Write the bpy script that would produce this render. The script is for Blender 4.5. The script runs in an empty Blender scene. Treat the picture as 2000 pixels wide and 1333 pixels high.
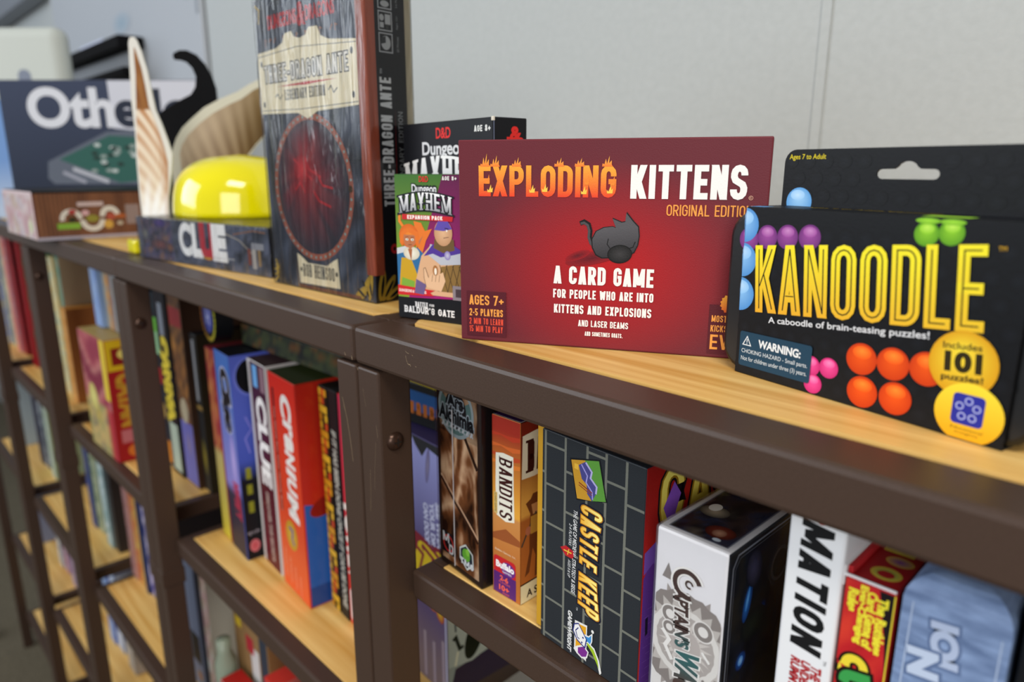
import bpy, bmesh, math, random
from mathutils import Vector, Matrix, noise
from mathutils.geometry import tessellate_polygon

scene = bpy.context.scene
col = scene.collection
R = math.radians

# ---------------------------------------------------------------- camera
cam_d = bpy.data.cameras.new('camera'); cam = bpy.data.objects.new('camera', cam_d); col.objects.link(cam)
cam_d.sensor_width = 36.0; cam_d.lens = 1377 * 36 / 2000; cam_d.clip_start = 0.02; cam_d.clip_end = 50
cam.location = (0.3843, -0.2320, 0.0973)
cam.rotation_euler = (R(90) - 0.2403, 0, 0.7994)
cam_d.dof.use_dof = True; cam_d.dof.focus_distance = 0.372; cam_d.dof.aperture_fstop = 6.0
scene.camera = cam

# ---------------------------------------------------------------- world, lights, exposure
w = bpy.data.worlds.new('room_light'); scene.world = w; w.use_nodes = True
bg = w.node_tree.nodes['Background']; bg.inputs[0].default_value = (0.92, 0.95, 1.0, 1); bg.inputs[1].default_value = 0.26
def area(name, loc, target, sx, sy, power, color):
    l = bpy.data.lights.new(name, 'AREA'); l.shape = 'RECTANGLE'; l.size = sx; l.size_y = sy; l.energy = power; l.color = color
    o = bpy.data.objects.new(name, l); col.objects.link(o); o.location = loc
    o.rotation_euler = (Vector(target) - Vector(loc)).to_track_quat('-Z', 'Y').to_euler()
    return o
area('window_daylight', (-2.3, -2.6, 1.1), (-0.3, 0.1, -0.3), 2.2, 1.7, 58, (0.86, 0.93, 1.0))
area('ceiling_lamp_light', (1.1, -1.0, 1.9), (0.3, 0.2, 0.0), 1.2, 0.6, 26, (1.0, 0.93, 0.82))
area('shelf_fill_light', (1.9, -2.3, 0.75), (-0.4, 0.2, -0.25), 1.8, 1.4, 34, (1.0, 0.97, 0.92))  # added fill from the camera side, brightens the shelf interiors
scene.view_settings.view_transform = 'Standard'; scene.view_settings.look = 'None'
scene.view_settings.exposure = 0.3; scene.view_settings.gamma = 1.0; scene.view_settings.use_curve_mapping = False

# ---------------------------------------------------------------- materials
def lin(c):
    if isinstance(c, str):
        c = c.lstrip('#'); assert len(c) == 6; c = [int(c[i:i+2], 16) / 255 for i in (0, 2, 4)]
        return tuple(x / 12.92 if x <= 0.04045 else ((x + 0.055) / 1.055) ** 2.4 for x in c)
    return tuple(c[:3])
def mix(a, b, t):
    a, b = lin(a), lin(b); t = max(0, min(1, t)); return tuple(a[i] * (1 - t) + b[i] * t for i in range(3))
def new_mat(name):
    m = bpy.data.materials.new(name); m.use_nodes = True
    nt = m.node_tree; b = nt.nodes['Principled BSDF']; return m, nt, b
def print_mat(name, rough, bump=0.0, scale=900, spec=0.5, metal=0.0):
    m, nt, b = new_mat(name)
    a = nt.nodes.new('ShaderNodeVertexColor'); a.layer_name = 'Col'
    nt.links.new(a.outputs[0], b.inputs['Base Color']); b.inputs['Roughness'].default_value = rough
    b.inputs['Specular IOR Level'].default_value = spec; b.inputs['Metallic'].default_value = metal
    if bump:
        tc = nt.nodes.new('ShaderNodeTexCoord'); n = nt.nodes.new('ShaderNodeTexNoise'); n.inputs['Scale'].default_value = scale
        bp = nt.nodes.new('ShaderNodeBump'); bp.inputs['Strength'].default_value = bump; bp.inputs['Distance'].default_value = 0.0003
        nt.links.new(tc.outputs['Object'], n.inputs['Vector']); nt.links.new(n.outputs[0], bp.inputs['Height']); nt.links.new(bp.outputs[0], b.inputs['Normal'])
    return m
SATIN = print_mat('satin_printed_card', 0.45, 0.12, 700, 0.22)
LINEN = print_mat('linen_printed_card', 0.5, 0.35, 1500, 0.2)
GLOSS = print_mat('glossy_printed_card', 0.22, 0.1, 60, 0.35)
MATTE = print_mat('matte_card', 0.7, 0.2, 500, 0.3)
BLACKP = print_mat('black_moulded_plastic', 0.33, 0.15, 300)

def noise_mat(name, c1, c2, scale, rough, bump=0.2, stretch=(1, 1, 1), spec=0.5, dist=0.0005, detail=4):
    m, nt, b = new_mat(name)
    tc = nt.nodes.new('ShaderNodeTexCoord'); mp = nt.nodes.new('ShaderNodeMapping'); mp.inputs['Scale'].default_value = stretch
    n = nt.nodes.new('ShaderNodeTexNoise'); n.inputs['Scale'].default_value = scale; n.inputs['Detail'].default_value = detail
    cr = nt.nodes.new('ShaderNodeValToRGB'); cr.color_ramp.elements[0].color = (*lin(c1), 1); cr.color_ramp.elements[1].color = (*lin(c2), 1)
    cr.color_ramp.elements[0].position = 0.3; cr.color_ramp.elements[1].position = 0.7
    bp = nt.nodes.new('ShaderNodeBump'); bp.inputs['Strength'].default_value = bump; bp.inputs['Distance'].default_value = dist
    L = nt.links.new
    L(tc.outputs['Object'], mp.inputs[0]); L(mp.outputs[0], n.inputs['Vector']); L(n.outputs[0], cr.inputs[0]); L(cr.outputs[0], b.inputs['Base Color'])
    L(n.outputs[0], bp.inputs['Height']); L(bp.outputs[0], b.inputs['Normal']); b.inputs['Roughness'].default_value = rough; b.inputs['Specular IOR Level'].default_value = spec
    return m
METAL = noise_mat('brown_powder_coated_steel', '#403027', '#45342b', 900, 0.42, 0.12, spec=0.38)
WOOD = noise_mat('pale_bamboo_board', '#cf9a48', '#f0ca80', 110, 0.42, 0.04, (0.035, 1, 1), spec=0.4, detail=8)
WALLM = noise_mat('painted_wall', '#adb2b3', '#b2b7b8', 140, 0.62, 0.35, spec=0.3, dist=0.001)
FLOORM = noise_mat('grey_beige_carpet', '#4a4334', '#6c6350', 160, 0.9, 0.6, dist=0.003)
SCRATCH, _nt, _b = new_mat('bare_scratched_metal'); _b.inputs['Base Color'].default_value = (*lin('#9a8468'), 1); _b.inputs['Roughness'].default_value = 0.5
SCREWM, _nt, _b = new_mat('dark_bronze_screw_head'); _b.inputs['Base Color'].default_value = (*lin('#4a352b'), 1); _b.inputs['Roughness'].default_value = 0.28; _b.inputs['Metallic'].default_value = 0.6
YELLOW, _nt, _b = new_mat('glossy_yellow_plastic'); _b.inputs['Base Color'].default_value = (*lin('#e9dd00'), 1); _b.inputs['Roughness'].default_value = 0.12
_b.inputs['Coat Weight'].default_value = 0.6
def wrap_mat(name, scale, strength, stretch, fac=1.0):
    m = bpy.data.materials.new(name); m.use_nodes = True; nt = m.node_tree; nt.nodes.clear(); L = nt.links.new
    out = nt.nodes.new('ShaderNodeOutputMaterial'); mx = nt.nodes.new('ShaderNodeMixShader')
    tr = nt.nodes.new('ShaderNodeBsdfTransparent'); tr.inputs[0].default_value = (0.97, 0.97, 0.97, 1)
    gl = nt.nodes.new('ShaderNodeBsdfGlossy'); gl.inputs['Roughness'].default_value = 0.16
    fr = nt.nodes.new('ShaderNodeFresnel'); fr.inputs['IOR'].default_value = 1.5
    mu = nt.nodes.new('ShaderNodeMath'); mu.operation = 'MULTIPLY'; mu.inputs[1].default_value = fac
    tc = nt.nodes.new('ShaderNodeTexCoord'); mp = nt.nodes.new('ShaderNodeMapping'); mp.inputs['Scale'].default_value = stretch; mp.inputs['Rotation'].default_value = (0, R(22), 0)
    n = nt.nodes.new('ShaderNodeTexNoise'); n.inputs['Scale'].default_value = scale; n.inputs['Detail'].default_value = 3; n.inputs['Distortion'].default_value = 0.6
    bp = nt.nodes.new('ShaderNodeBump'); bp.inputs['Strength'].default_value = strength; bp.inputs['Distance'].default_value = 0.006
    L(tc.outputs['Object'], mp.inputs[0]); L(mp.outputs[0], n.inputs['Vector']); L(n.outputs[0], bp.inputs['Height'])
    L(bp.outputs[0], gl.inputs['Normal']); L(bp.outputs[0], fr.inputs['Normal']); L(fr.outputs[0], mu.inputs[0])
    L(mu.outputs[0], mx.inputs[0]); L(tr.outputs[0], mx.inputs[1]); L(gl.outputs[0], mx.inputs[2]); L(mx.outputs[0], out.inputs[0])
    return m
WRAP = wrap_mat('wrinkled_clear_shrink_wrap', 30, 1.0, (2.4, 1, 0.35), 0.75)
WRAP_THIN = wrap_mat('thin_clear_shrink_wrap', 30, 0.25, (1, 1, 0.6), 0.35)
WRAP_SOFT = wrap_mat('smooth_clear_shrink_wrap', 22, 0.35, (1, 1, 0.6), 0.5)

# ---------------------------------------------------------------- object helpers
def tag(o, label=None, cat=None, group=None, kind=None):
    if label: o['label'] = label
    if cat: o['category'] = cat
    if group: o['group'] = group
    if kind: o['kind'] = kind
    return o
def empty(name, loc, rz=0, label=None, cat=None, group=None, kind=None):
    o = bpy.data.objects.new(name, None); col.objects.link(o); o.location = loc; o.rotation_euler = (0, 0, rz)
    o.empty_display_size = 0.02
    return tag(o, label, cat, group, kind)

class Buf:
    """collects faces with a colour per corner, builds one mesh object"""
    def __init__(s): s.v = []; s.f = []; s.c = []
    def add(s, vs, fs, cs):           # cs: one colour per vertex or a single one
        b = len(s.v); s.v += [tuple(p) for p in vs]
        single = not (isinstance(cs, list))
        for f in fs:
            s.f.append(tuple(b + i for i in f)); s.c += [cs if single else cs[i] for i in f]
    def obj(s, name, mat, parent=None, smooth=False, label=None):
        me = bpy.data.meshes.new(name); me.from_pydata(s.v, [], s.f)
        ca = me.color_attributes.new('Col', 'FLOAT_COLOR', 'CORNER')
        flat = []
        for c in s.c: flat += [c[0], c[1], c[2], 1.0]
        ca.data.foreach_set('color', flat)
        if smooth: me.polygons.foreach_set('use_smooth', [True] * len(me.polygons))
        me.materials.append(mat); me.update()
        o = bpy.data.objects.new(name, me); col.objects.link(o)
        if parent: o.parent = parent
        if label: o['label'] = label
        return o

def rbox(buf, x0, y0, z0, x1, y1, z1, r=0.0008, color='#808080', colors=None, seg=2):
    """rounded box, colours by face direction: keys front back left right top bottom"""
    bm = bmesh.new(); bmesh.ops.create_cube(bm, size=1)
    sx, sy, sz = x1 - x0, y1 - y0, z1 - z0
    for v in bm.verts: v.co = Vector(((v.co.x + .5) * sx + x0, (v.co.y + .5) * sy + y0, (v.co.z + .5) * sz + z0))
    if r > 0: bmesh.ops.bevel(bm, geom=bm.edges[:], offset=min(r, sx / 2.2, sy / 2.2, sz / 2.2), segments=seg, profile=0.5, affect='EDGES')
    bm.normal_update(); bm.verts.index_update()
    base = lin(color); cc = {k: lin(v) for k, v in (colors or {}).items()}
    vs = [v.co.copy() for v in bm.verts]
    for f in bm.faces:
        n = f.normal; ax = max(range(3), key=lambda i: abs(n[i]))
        key = (('left', 'right'), ('front', 'back'), ('bottom', 'top'))[ax][1 if n[ax] > 0 else 0]
        b = len(buf.v); buf.v += [tuple(vs[v.index]) for v in f.verts]
        buf.f.append(tuple(range(b, b + len(f.verts)))); buf.c += [cc.get(key, base)] * len(f.verts)
    bm.free()

def lathe(buf, prof, c, color, n=32, loc=(0, 0, 0)):
    vs = []; fs = []; m = len(prof)
    for i in range(n):
        a = 2 * math.pi * i / n
        for r, z in prof: vs.append((loc[0] + r * math.cos(a), loc[1] + r * math.sin(a), loc[2] + z))
    for i in range(n):
        for j in range(m - 1):
            a, b = i * m + j, ((i + 1) % n) * m + j; fs.append((a, b, b + 1, a + 1))
    buf.add(vs, fs, lin(color))

# ---------------------------------------------------------------- type
_font = bpy.data.curves.new('lettering_source', 'FONT'); _fo = bpy.data.objects.new('lettering_source', _font); col.objects.link(_fo)
_font.resolution_u = 6; _cache = {}
def glyph_mesh(s, off, shear, space):
    k = (s, off, shear, space)
    if k not in _cache:
        _font.body = s; _font.offset = off; _font.shear = shear; _font.space_character = space
        bpy.context.view_layer.update()
        dg = bpy.context.evaluated_depsgraph_get()
        me = bpy.data.meshes.new_from_object(_fo.evaluated_get(dg))
        _cache[k] = ([(v.co.x, v.co.y) for v in me.vertices], [tuple(p.vertices) for p in me.polygons]); bpy.data.meshes.remove(me)
    return _cache[k]

def vbar(x, t, H, y0=0, y1=None):
    return ('q', [(x - t/2, y0), (x + t/2, y0), (x + t/2, H if y1 is None else y1), (x - t/2, H if y1 is None else y1)], 'v')
def hbar(xa, xb, y, t): return ('q', [(xa, y - t/2), (xb, y - t/2), (xb, y + t/2), (xa, y + t/2)], 'h')
def dbar(xa, ya, xb, yb, t):
    k = t * 0.56
    return ('q', [(xa - k, ya), (xa + k, ya), (xb + k, yb), (xb - k, yb)], 'd')
def arcpts(cx, cy, rx, ry, a0, a1, n=6): return [(cx + rx * math.cos(R(a0 + (a1 - a0) * i / n)), cy + ry * math.sin(R(a0 + (a1 - a0) * i / n))) for i in range(n + 1)]
def strip(pts, t, closed=False):
    q_ = []
    for p_ in pts:
        if not q_ or math.hypot(p_[0] - q_[-1][0], p_[1] - q_[-1][1]) > 1e-4: q_.append(p_)
    if closed and math.hypot(q_[0][0] - q_[-1][0], q_[0][1] - q_[-1][1]) <= 1e-4: q_.pop()
    pts = q_
    n = len(pts); L = []; Rr = []
    for i in range(n):
        p = Vector(pts[i]); a = Vector(pts[i - 1]) if (i > 0 or closed) else None; b = Vector(pts[(i + 1) % n]) if (i < n - 1 or closed) else None
        d1 = (p - a).normalized() if a is not None and (p - a).length > 1e-9 else None; d2 = (b - p).normalized() if b is not None and (b - p).length > 1e-9 else None
        d1 = d1 or d2; d2 = d2 or d1
        n1 = Vector((-d1.y, d1.x)); n2 = Vector((-d2.y, d2.x)); m = (n1 + n2)
        m = m.normalized() if m.length > 1e-6 else n1
        k = t / 2 / max(0.5, m.dot(n1)); L.append(p + m * k); Rr.append(p - m * k)
    out = []
    for i in range(n if closed else n - 1):
        j = (i + 1) % n; out.append(('q', [tuple(Rr[i]), tuple(Rr[j]), tuple(L[j]), tuple(L[i])], 's'))
    return out
WID = {'I': 0, 'M': 1.4, 'W': 1.45, 'L': .85, 'E': .86, 'F': .84, 'T': .95, '.': -1, ',': -1, '1': .62, '-': .6, ' ': .55, "'": -1, '!': -1, ':': -1}
def stroke_glyph(ch, W, H, t):
    x0, x1, y0, y1, xm = t/2, W - t/2, t/2, H - t/2, W/2
    rx = (x1 - x0) / 2; ry = min(rx * 1.15, (y1 - y0) / 2); o = []
    if ch in 'O0Q':
        p = arcpts(xm, y1 - ry, rx, ry, 0, 180) + arcpts(xm, y0 + ry, rx, ry, 180, 360); o += strip(p, t, True)
        if ch == 'Q': o.append(dbar(xm + rx * .9, -t * .3, xm, H * .22, t))
    elif ch in 'CG':
        p = [(x1, H * .66)] + arcpts(xm, y1 - ry, rx, ry, 0, 180) + arcpts(xm, y0 + ry, rx, ry, 180, 360) + [(x1, H * (.34 if ch == 'C' else .5))]
        o += strip(p, t)
        if ch == 'G': o.append(hbar(xm, W, H * .5, t * .9))
    elif ch == 'D': o += [vbar(x0, t, H)] + strip([(x0, y1)] + arcpts(x1 - rx, y1 - ry, rx, ry, 90, 0) + arcpts(x1 - rx, y0 + ry, rx, ry, 0, -90) + [(x0, y0)], t)
    elif ch in 'PRB':
        ym = H * .47; ry2 = min(ry, (y1 - ym) / 2); o += [vbar(x0, t, H)] + strip([(x0, y1)] + arcpts(x1 - rx, y1 - ry2, rx, ry2, 90, 0) + arcpts(x1 - rx, ym + ry2, rx, ry2, 0, -90) + [(x0, ym)], t)
        if ch == 'R': o.append(dbar(x1 + t*.05, 0, xm, ym, t))
        if ch == 'B': ry3 = min(ry, (ym - y0) / 2); o += strip([(x0, ym)] + arcpts(x1 - rx, ym - ry3, rx, ry3, 90, 0) + arcpts(x1 - rx, y0 + ry3, rx, ry3, 0, -90) + [(x0, y0)], t)
    elif ch == 'E': o += [vbar(x0, t, H), hbar(0, W, y1, t), hbar(0, W * .92, H * .5, t), hbar(0, W, y0, t)]
    elif ch == 'F': o += [vbar(x0, t, H), hbar(0, W, y1, t), hbar(0, W * .9, H * .48, t)]
    elif ch == 'H': o += [vbar(x0, t, H), vbar(x1, t, H), hbar(0, W, H * .5, t)]
    elif ch == 'I': o += [vbar(xm, t, H)]
    elif ch == 'L': o += [vbar(x0, t, H), hbar(0, W, y0, t)]
    elif ch == 'T': o += [vbar(xm, t, H), hbar(0, W, y1, t)]
    elif ch == 'N': o += [vbar(x0, t, H), vbar(x1, t, H), dbar(x1, 0, x0, H, t)]
    elif ch == 'M': o += [vbar(x0, t, H), vbar(x1, t, H), dbar(xm, H * .1, x0, H, t), dbar(xm, H * .1, x1, H, t)]
    elif ch == 'W': o += [dbar(W * .27, 0, x0, H, t), dbar(W * .27, 0, xm, H * .9, t), dbar(W * .73, 0, xm, H * .9, t), dbar(W * .73, 0, x1, H, t)]
    elif ch == 'V': o += [dbar(xm, 0, x0, H, t), dbar(xm, 0, x1, H, t)]
    elif ch == 'A': o += [dbar(x0, 0, xm, H, t), dbar(x1, 0, xm, H, t), hbar(W * .22, W * .78, H * .24, t * .85)]
    elif ch == 'K': o += [vbar(x0, t, H), dbar(x0 + t * .5, H * .38, x1, H, t), dbar(x1 + t*.05, 0, x0 + rx * .75, H * .58, t)]
    elif ch == 'X': o += [dbar(x0, 0, x1, H, t), dbar(x1, 0, x0, H, t)]
    elif ch == 'Y': o += [vbar(xm, t, H, 0, H * .45), dbar(xm, H * .4, x0, H, t), dbar(xm, H * .4, x1, H, t)]
    elif ch == 'Z': o += [hbar(0, W, y1, t), hbar(0, W, y0, t), dbar(x0 + t*.2, 0, x1 - t*.2, H, t)]
    elif ch == 'U': o += strip([(x0, H)] + arcpts(xm, y0 + ry, rx, ry, 180, 360) + [(x1, H)], t)
    elif ch == 'J': o += strip([(x1, H)] + arcpts(xm, y0 + ry, rx, ry, 0, -180) + [(x0, H * .34)], t)
    elif ch in 'S':
        o += strip([(x1, H * .7)] + arcpts(xm, y1 - ry, rx, ry, 0, 180) + [(x0, H * .66), (x0 + rx * .3, H * .56), (x1 - rx * .3, H * .44), (x1, H * .34)] + arcpts(xm, y0 + ry, rx, ry, 0, -180) + [(x0, H * .3)], t)
    elif ch == '1': o += [vbar(x1, t, H), hbar(0, W, H * .82, t * .8)]
    elif ch == '2': o += strip([(x0, H * .7)] + arcpts(xm, y1 - ry, rx, ry, 180, 0) + [(x1, H * .6), (x0, y0)], t) + [hbar(0, W, y0, t)]
    elif ch == '3': o += strip([(x0, H*.75)] + arcpts(xm, H*.73, rx, H*.27-t/2, 180, -90) , t) + strip(arcpts(xm, H*.26, rx, H*.26-t/2, 90, -180), t)
    elif ch == '5': o += [hbar(0, W, y1, t), vbar(x0, t, H, H * .48, H)] + strip([(x0, H * .55)] + arcpts(xm, H*.3, rx, H*.3-t/2, 100, -180), t)
    elif ch == '6': o += strip([(x1, H*.72)] + arcpts(xm, y1 - ry, rx, ry, 0, 180) + [(x0, H*.3)], t) + strip(arcpts(xm, H*.29, rx, H*.29-t/2, 0, 360, 10), t)
    elif ch == '7': o += [hbar(0, W, y1, t), dbar(W * .3, 0, x1, H, t)]
    elif ch == '8': o += strip(arcpts(xm, H*.27, rx, H*.27-t/2, 0, 360, 12), t) + strip(arcpts(xm, H*.75, rx*.9, H*.25-t/2, 0, 360, 12), t)
    elif ch == '4': o += [vbar(x1 - t*.6, t, H), hbar(0, W, H * .28, t), dbar(x0, H*.28, x1 - t, H, t)]
    elif ch == '+': o += [hbar(0, W, H * .42, t), vbar(xm, t, H, H * .42 - W/2, H * .42 + W/2)]
    elif ch == '-': o += [hbar(0, W, H * .42, t)]
    elif ch == '.': o += [vbar(xm, t, H, 0, t)]
    elif ch == ',': o += [dbar(xm - t*.4, -t, xm, t, t)]
    elif ch == "'": o += [vbar(xm, t * .9, H, H * .7, H)]
    elif ch == ':': o += [vbar(xm, t, H, 0, t), vbar(xm, t, H, H * .5, H * .5 + t)]
    elif ch == '!': o += [vbar(xm, t, H, 0, t), vbar(xm, t, H, H * .3, H)]
    elif ch == '&': o += strip([(x1, 0), (x0, H * .72)] + arcpts(xm*.9, H * .82, rx*.7, H*.18 - t/2, 180, 0) + [(x0, H * .35)] + arcpts(xm*.9, H*.25, rx, H*.25 - t/2, 180, 330), t)
    return o

FR = {'front': lambda W, D, H: ((0, 0, 0), (1, 0, 0), (0, 0, 1), (0, -1, 0)),
      'right': lambda W, D, H: ((W, 0, 0), (0, 1, 0), (0, 0, 1), (1, 0, 0)),
      'top': lambda W, D, H: ((0, 0, H), (1, 0, 0), (0, 1, 0), (0, 0, 1)),
      'left': lambda W, D, H: ((0, D, 0), (0, -1, 0), (0, 0, 1), (-1, 0, 0)),
      'back': lambda W, D, H: ((W, D, 0), (-1, 0, 0), (0, 0, 1), (0, 1, 0))}
class Art:
    """print on one face; all measures in millimetres"""
    def __init__(s, frame, buf=None, lift=0.00008, step=0.000008):
        s.o, s.U, s.V, s.N = [Vector(a) for a in frame]; s.buf = buf or Buf(); s.z = lift; s.step = step
    def put(s, pts, faces, color, up=True):
        if callable(color): cs = [lin(color(u, v)) for u, v in pts]
        else: cs = lin(color)
        vs = [s.o + s.U * (u / 1000) + s.V * (v / 1000) + s.N * s.z for u, v in pts]
        s.buf.add(vs, faces, cs)
        if up: s.z += s.step
    def poly(s, pts, color):
        tri = tessellate_polygon([[Vector((u, v, 0)) for u, v in pts]])
        out = []
        for a, b, c in tri:
            A, B, C = pts[a], pts[b], pts[c]
            if (B[0]-A[0])*(C[1]-A[1]) - (B[1]-A[1])*(C[0]-A[0]) < 0: b, c = c, b
            out.append((a, b, c))
        s.put(pts, out, color)
    def rect(s, x0, y0, x1, y1, color): s.put([(x0, y0), (x1, y0), (x1, y1), (x0, y1)], [(0, 1, 2, 3)], color)
    def rrect(s, x0, y0, x1, y1, r, color):
        p = arcpts(x1-r, y1-r, r, r, 0, 90, 4) + arcpts(x0+r, y1-r, r, r, 90, 180, 4) + arcpts(x0+r, y0+r, r, r, 180, 270, 4) + arcpts(x1-r, y0+r, r, r, 270, 360, 4)
        s.put(p, [tuple(range(len(p)))], color)
    def ell(s, cx, cy, rx, ry, color, edge=None, rot=0, n=28, hi=(0, 0), clipx=None, up=True):
        c, q = math.cos(R(rot)), math.sin(R(rot)); pts = [(cx + hi[0] * rx, cy + hi[1] * ry)]
        for i in range(n):
            a = 2 * math.pi * i / n; x, y = rx * math.cos(a), ry * math.sin(a); px, py = cx + x * c - y * q, cy + x * q + y * c
            if clipx is not None: px = max(px, clipx)
            pts.append((px, py))
        b = len(s.buf.v)
        vs = [s.o + s.U * (u / 1000) + s.V * (v / 1000) + s.N * s.z for u, v in pts]
        cs = [lin(color)] + [lin(edge or color)] * n
        s.buf.add(vs, [(0, i + 1, (i + 1) % n + 1) for i in range(n)], cs)
        if up: s.z += s.step
    def ring(s, cx, cy, r0, r1, color, a0=0, a1=360, n=36, sy=1.0):
        P = [];
        for i in range(n + 1):
            a = R(a0 + (a1 - a0) * i / n); P += [(cx + r0 * math.cos(a), cy + sy * r0 * math.sin(a)), (cx + r1 * math.cos(a), cy + sy * r1 * math.sin(a))]
        s.put(P, [(2*i, 2*i+1, 2*i+3, 2*i+2) for i in range(n)], color)
    def line(s, pts, t, color, closed=False):
        for q in strip(pts, t, closed): s.put(q[1], [(0, 1, 2, 3)], color, up=False)
        s.z += s.step
    def grid(s, x0, y0, x1, y1, nx, ny, fn):
        P = [(x0 + (x1-x0) * i / nx, y0 + (y1-y0) * j / ny) for j in range(ny + 1) for i in range(nx + 1)]
        s.put(P, [(j*(nx+1)+i, j*(nx+1)+i+1, (j+1)*(nx+1)+i+1, (j+1)*(nx+1)+i) for j in range(ny) for i in range(nx)], fn)
    def text(s, t, cx, cy, w, h, color, rot=0, bold=0.0, shear=0, outline=None, ow=0.03, space=1.0, ob=None):
        """lettering set into a w x h box centred on cx, cy and turned by rot"""
        bv, _ = glyph_mesh(t, 0.0, shear, space)
        xs = [p[0] for p in bv]; ys = [p[1] for p in bv]; x0, x1, y0, y1 = min(xs), max(xs), min(ys), max(ys)
        kx, ky = w / (x1 - x0), h / (y1 - y0); c, q = math.cos(R(rot)), math.sin(R(rot))
        def tr(v):
            x, y = (v[0] - (x0+x1)/2) * kx, (v[1] - (y0+y1)/2) * ky; return (cx + x*c - y*q, cy + x*q + y*c)
        if outline:
            vs, fs = glyph_mesh(t, bold + ow, shear, space); s.put([tr(v) for v in vs], fs, outline)
        vs, fs = glyph_mesh(t, bold, shear, space); s.put([tr(v) for v in vs], fs, color)
    def sign(s, t, x, y, w, h, st, color, rot=0, gap=None, serif=False, shear=0, warp=None, inline=None, under=(), center=False):
        """condensed stroke lettering: start at x, y (baseline), total width w, height h, stroke st"""
        gap = st * .55 if gap is None else gap
        rel = [WID.get(ch, 1.0) for ch in t]; fixed = sum(st for r_ in rel if r_ <= 0); tot = sum(r_ for r_ in rel if r_ > 0)
        unit = max(0.01, (w - fixed - gap * (len(t) - 1)) / max(tot, .01)); c, q = math.cos(R(rot)), math.sin(R(rot)); px = -w/2 if center else 0; py = -h/2 if center else 0
        jobs = list(under) + [(st, color)] + ([(inline[0], inline[1])] if inline else [])
        for (tt, cc) in jobs:
            X = px
            for ch, r_ in zip(t, rel):
                W = st if r_ <= 0 else unit * r_
                if ch != ' ':
                    ins = (st - tt) / 2; z0 = s.z; last = None
                    for g in stroke_glyph(ch, W - 2 * ins, h - 2 * ins, tt):
                        pl = [(a + ins, b + ins) for a, b in g[1]]
                        quads = [pl]
                        if last is not None and not (g[2] == 's' and last == 's'): s.z += .0000025
                        last = g[2]
                        if serif and g[2] == 'v' and abs(g[1][2][1] - g[1][1][1]) > h * .4:
                            xc = (pl[0][0] + pl[1][0]) / 2; k = tt * .95
                            quads += [[(xc - k, yy), (xc + k, yy), (xc + k, yy + tt * .45), (xc - k, yy + tt * .45)] for yy in (pl[0][1], pl[2][1] - tt * .45)]
                        for qi, qd in enumerate(quads):
                            P = []
                            if qi: s.z += .0000025
                            for a, b in qd:
                                a2, b2 = X + a + shear * b, py + b
                                if warp: a2, b2 = warp((a2 - px) / w, b2, a2)
                                P.append((x + a2*c - b2*q, y + a2*q + b2*c))
                            s.put(P, [(0, 1, 2, 3)], cc, up=False)
                    s.z = z0
                X += W + gap
            s.z += s.step * 1.8
    def obj(s, name, mat, parent, label=None): return s.buf.obj(name, mat, parent, label=label)

def pbox(name, label, cat, x, y, z, ang, W, D, H, color, colors=None, group=None, mat=SATIN, r=0.0008, body='box_body', parts=True):
    """a boxed game: Empty at its front bottom left corner with a body part"""
    root = empty(name, (x, y, z), R(ang), label, cat, group)
    b = Buf(); rbox(b, 0, 0, 0, W, D, H, r, color, colors); o = b.obj(body, mat, root)
    fr = {k: FR[k](W, D, H) for k in FR}
    return root, fr, o
def speck(seed, cols, fx=0.12, fy=0.05, bias=0.0):
    def f(u, v):
        t = noise.noise(Vector((u * fx + seed * 7.3, v * fy + seed * 3.1, seed))) * 1.3 + .5 + bias
        t = max(0, min(.999, t)) * (len(cols) - 1); i = int(t); return mix(cols[i], cols[min(i + 1, len(cols) - 1)], t - i)
    return f

# ================================================================= the room
def struct(name, x0, y0, z0, x1, y1, z1, mat, r=0.0):
    b = Buf(); rbox(b, x0, y0, z0, x1, y1, z1, r, '#c8c8c4'); return tag(b.obj(name, mat), kind='structure')
WALLY = 0.415; FLOORZ = -1.32
struct('wall_back', -5.2, WALLY, FLOORZ, 0.104, WALLY + 0.1, 1.9, WALLM, 0.0012)
struct('wall_back_panel', 0.1062, WALLY, FLOORZ, 2.6, WALLY + 0.1, 1.9, WALLM, 0.0012).name = 'wall_right'
struct('trim_1', 0.1010, WALLY - 0.0022, FLOORZ, 0.1092, WALLY + 0.05, 1.9, WALLM)
struct('wall_left', -5.3, -3.2, FLOORZ, -5.2, WALLY, 1.9, WALLM)
struct('floor', -5.2, -3.0, FLOORZ - 0.05, 2.6, WALLY, FLOORZ, FLOORM)
struct('baseboard_back', -5.2, WALLY - 0.014, FLOORZ, 2.6, WALLY, FLOORZ + 0.09, WALLM, 0.002)

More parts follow.
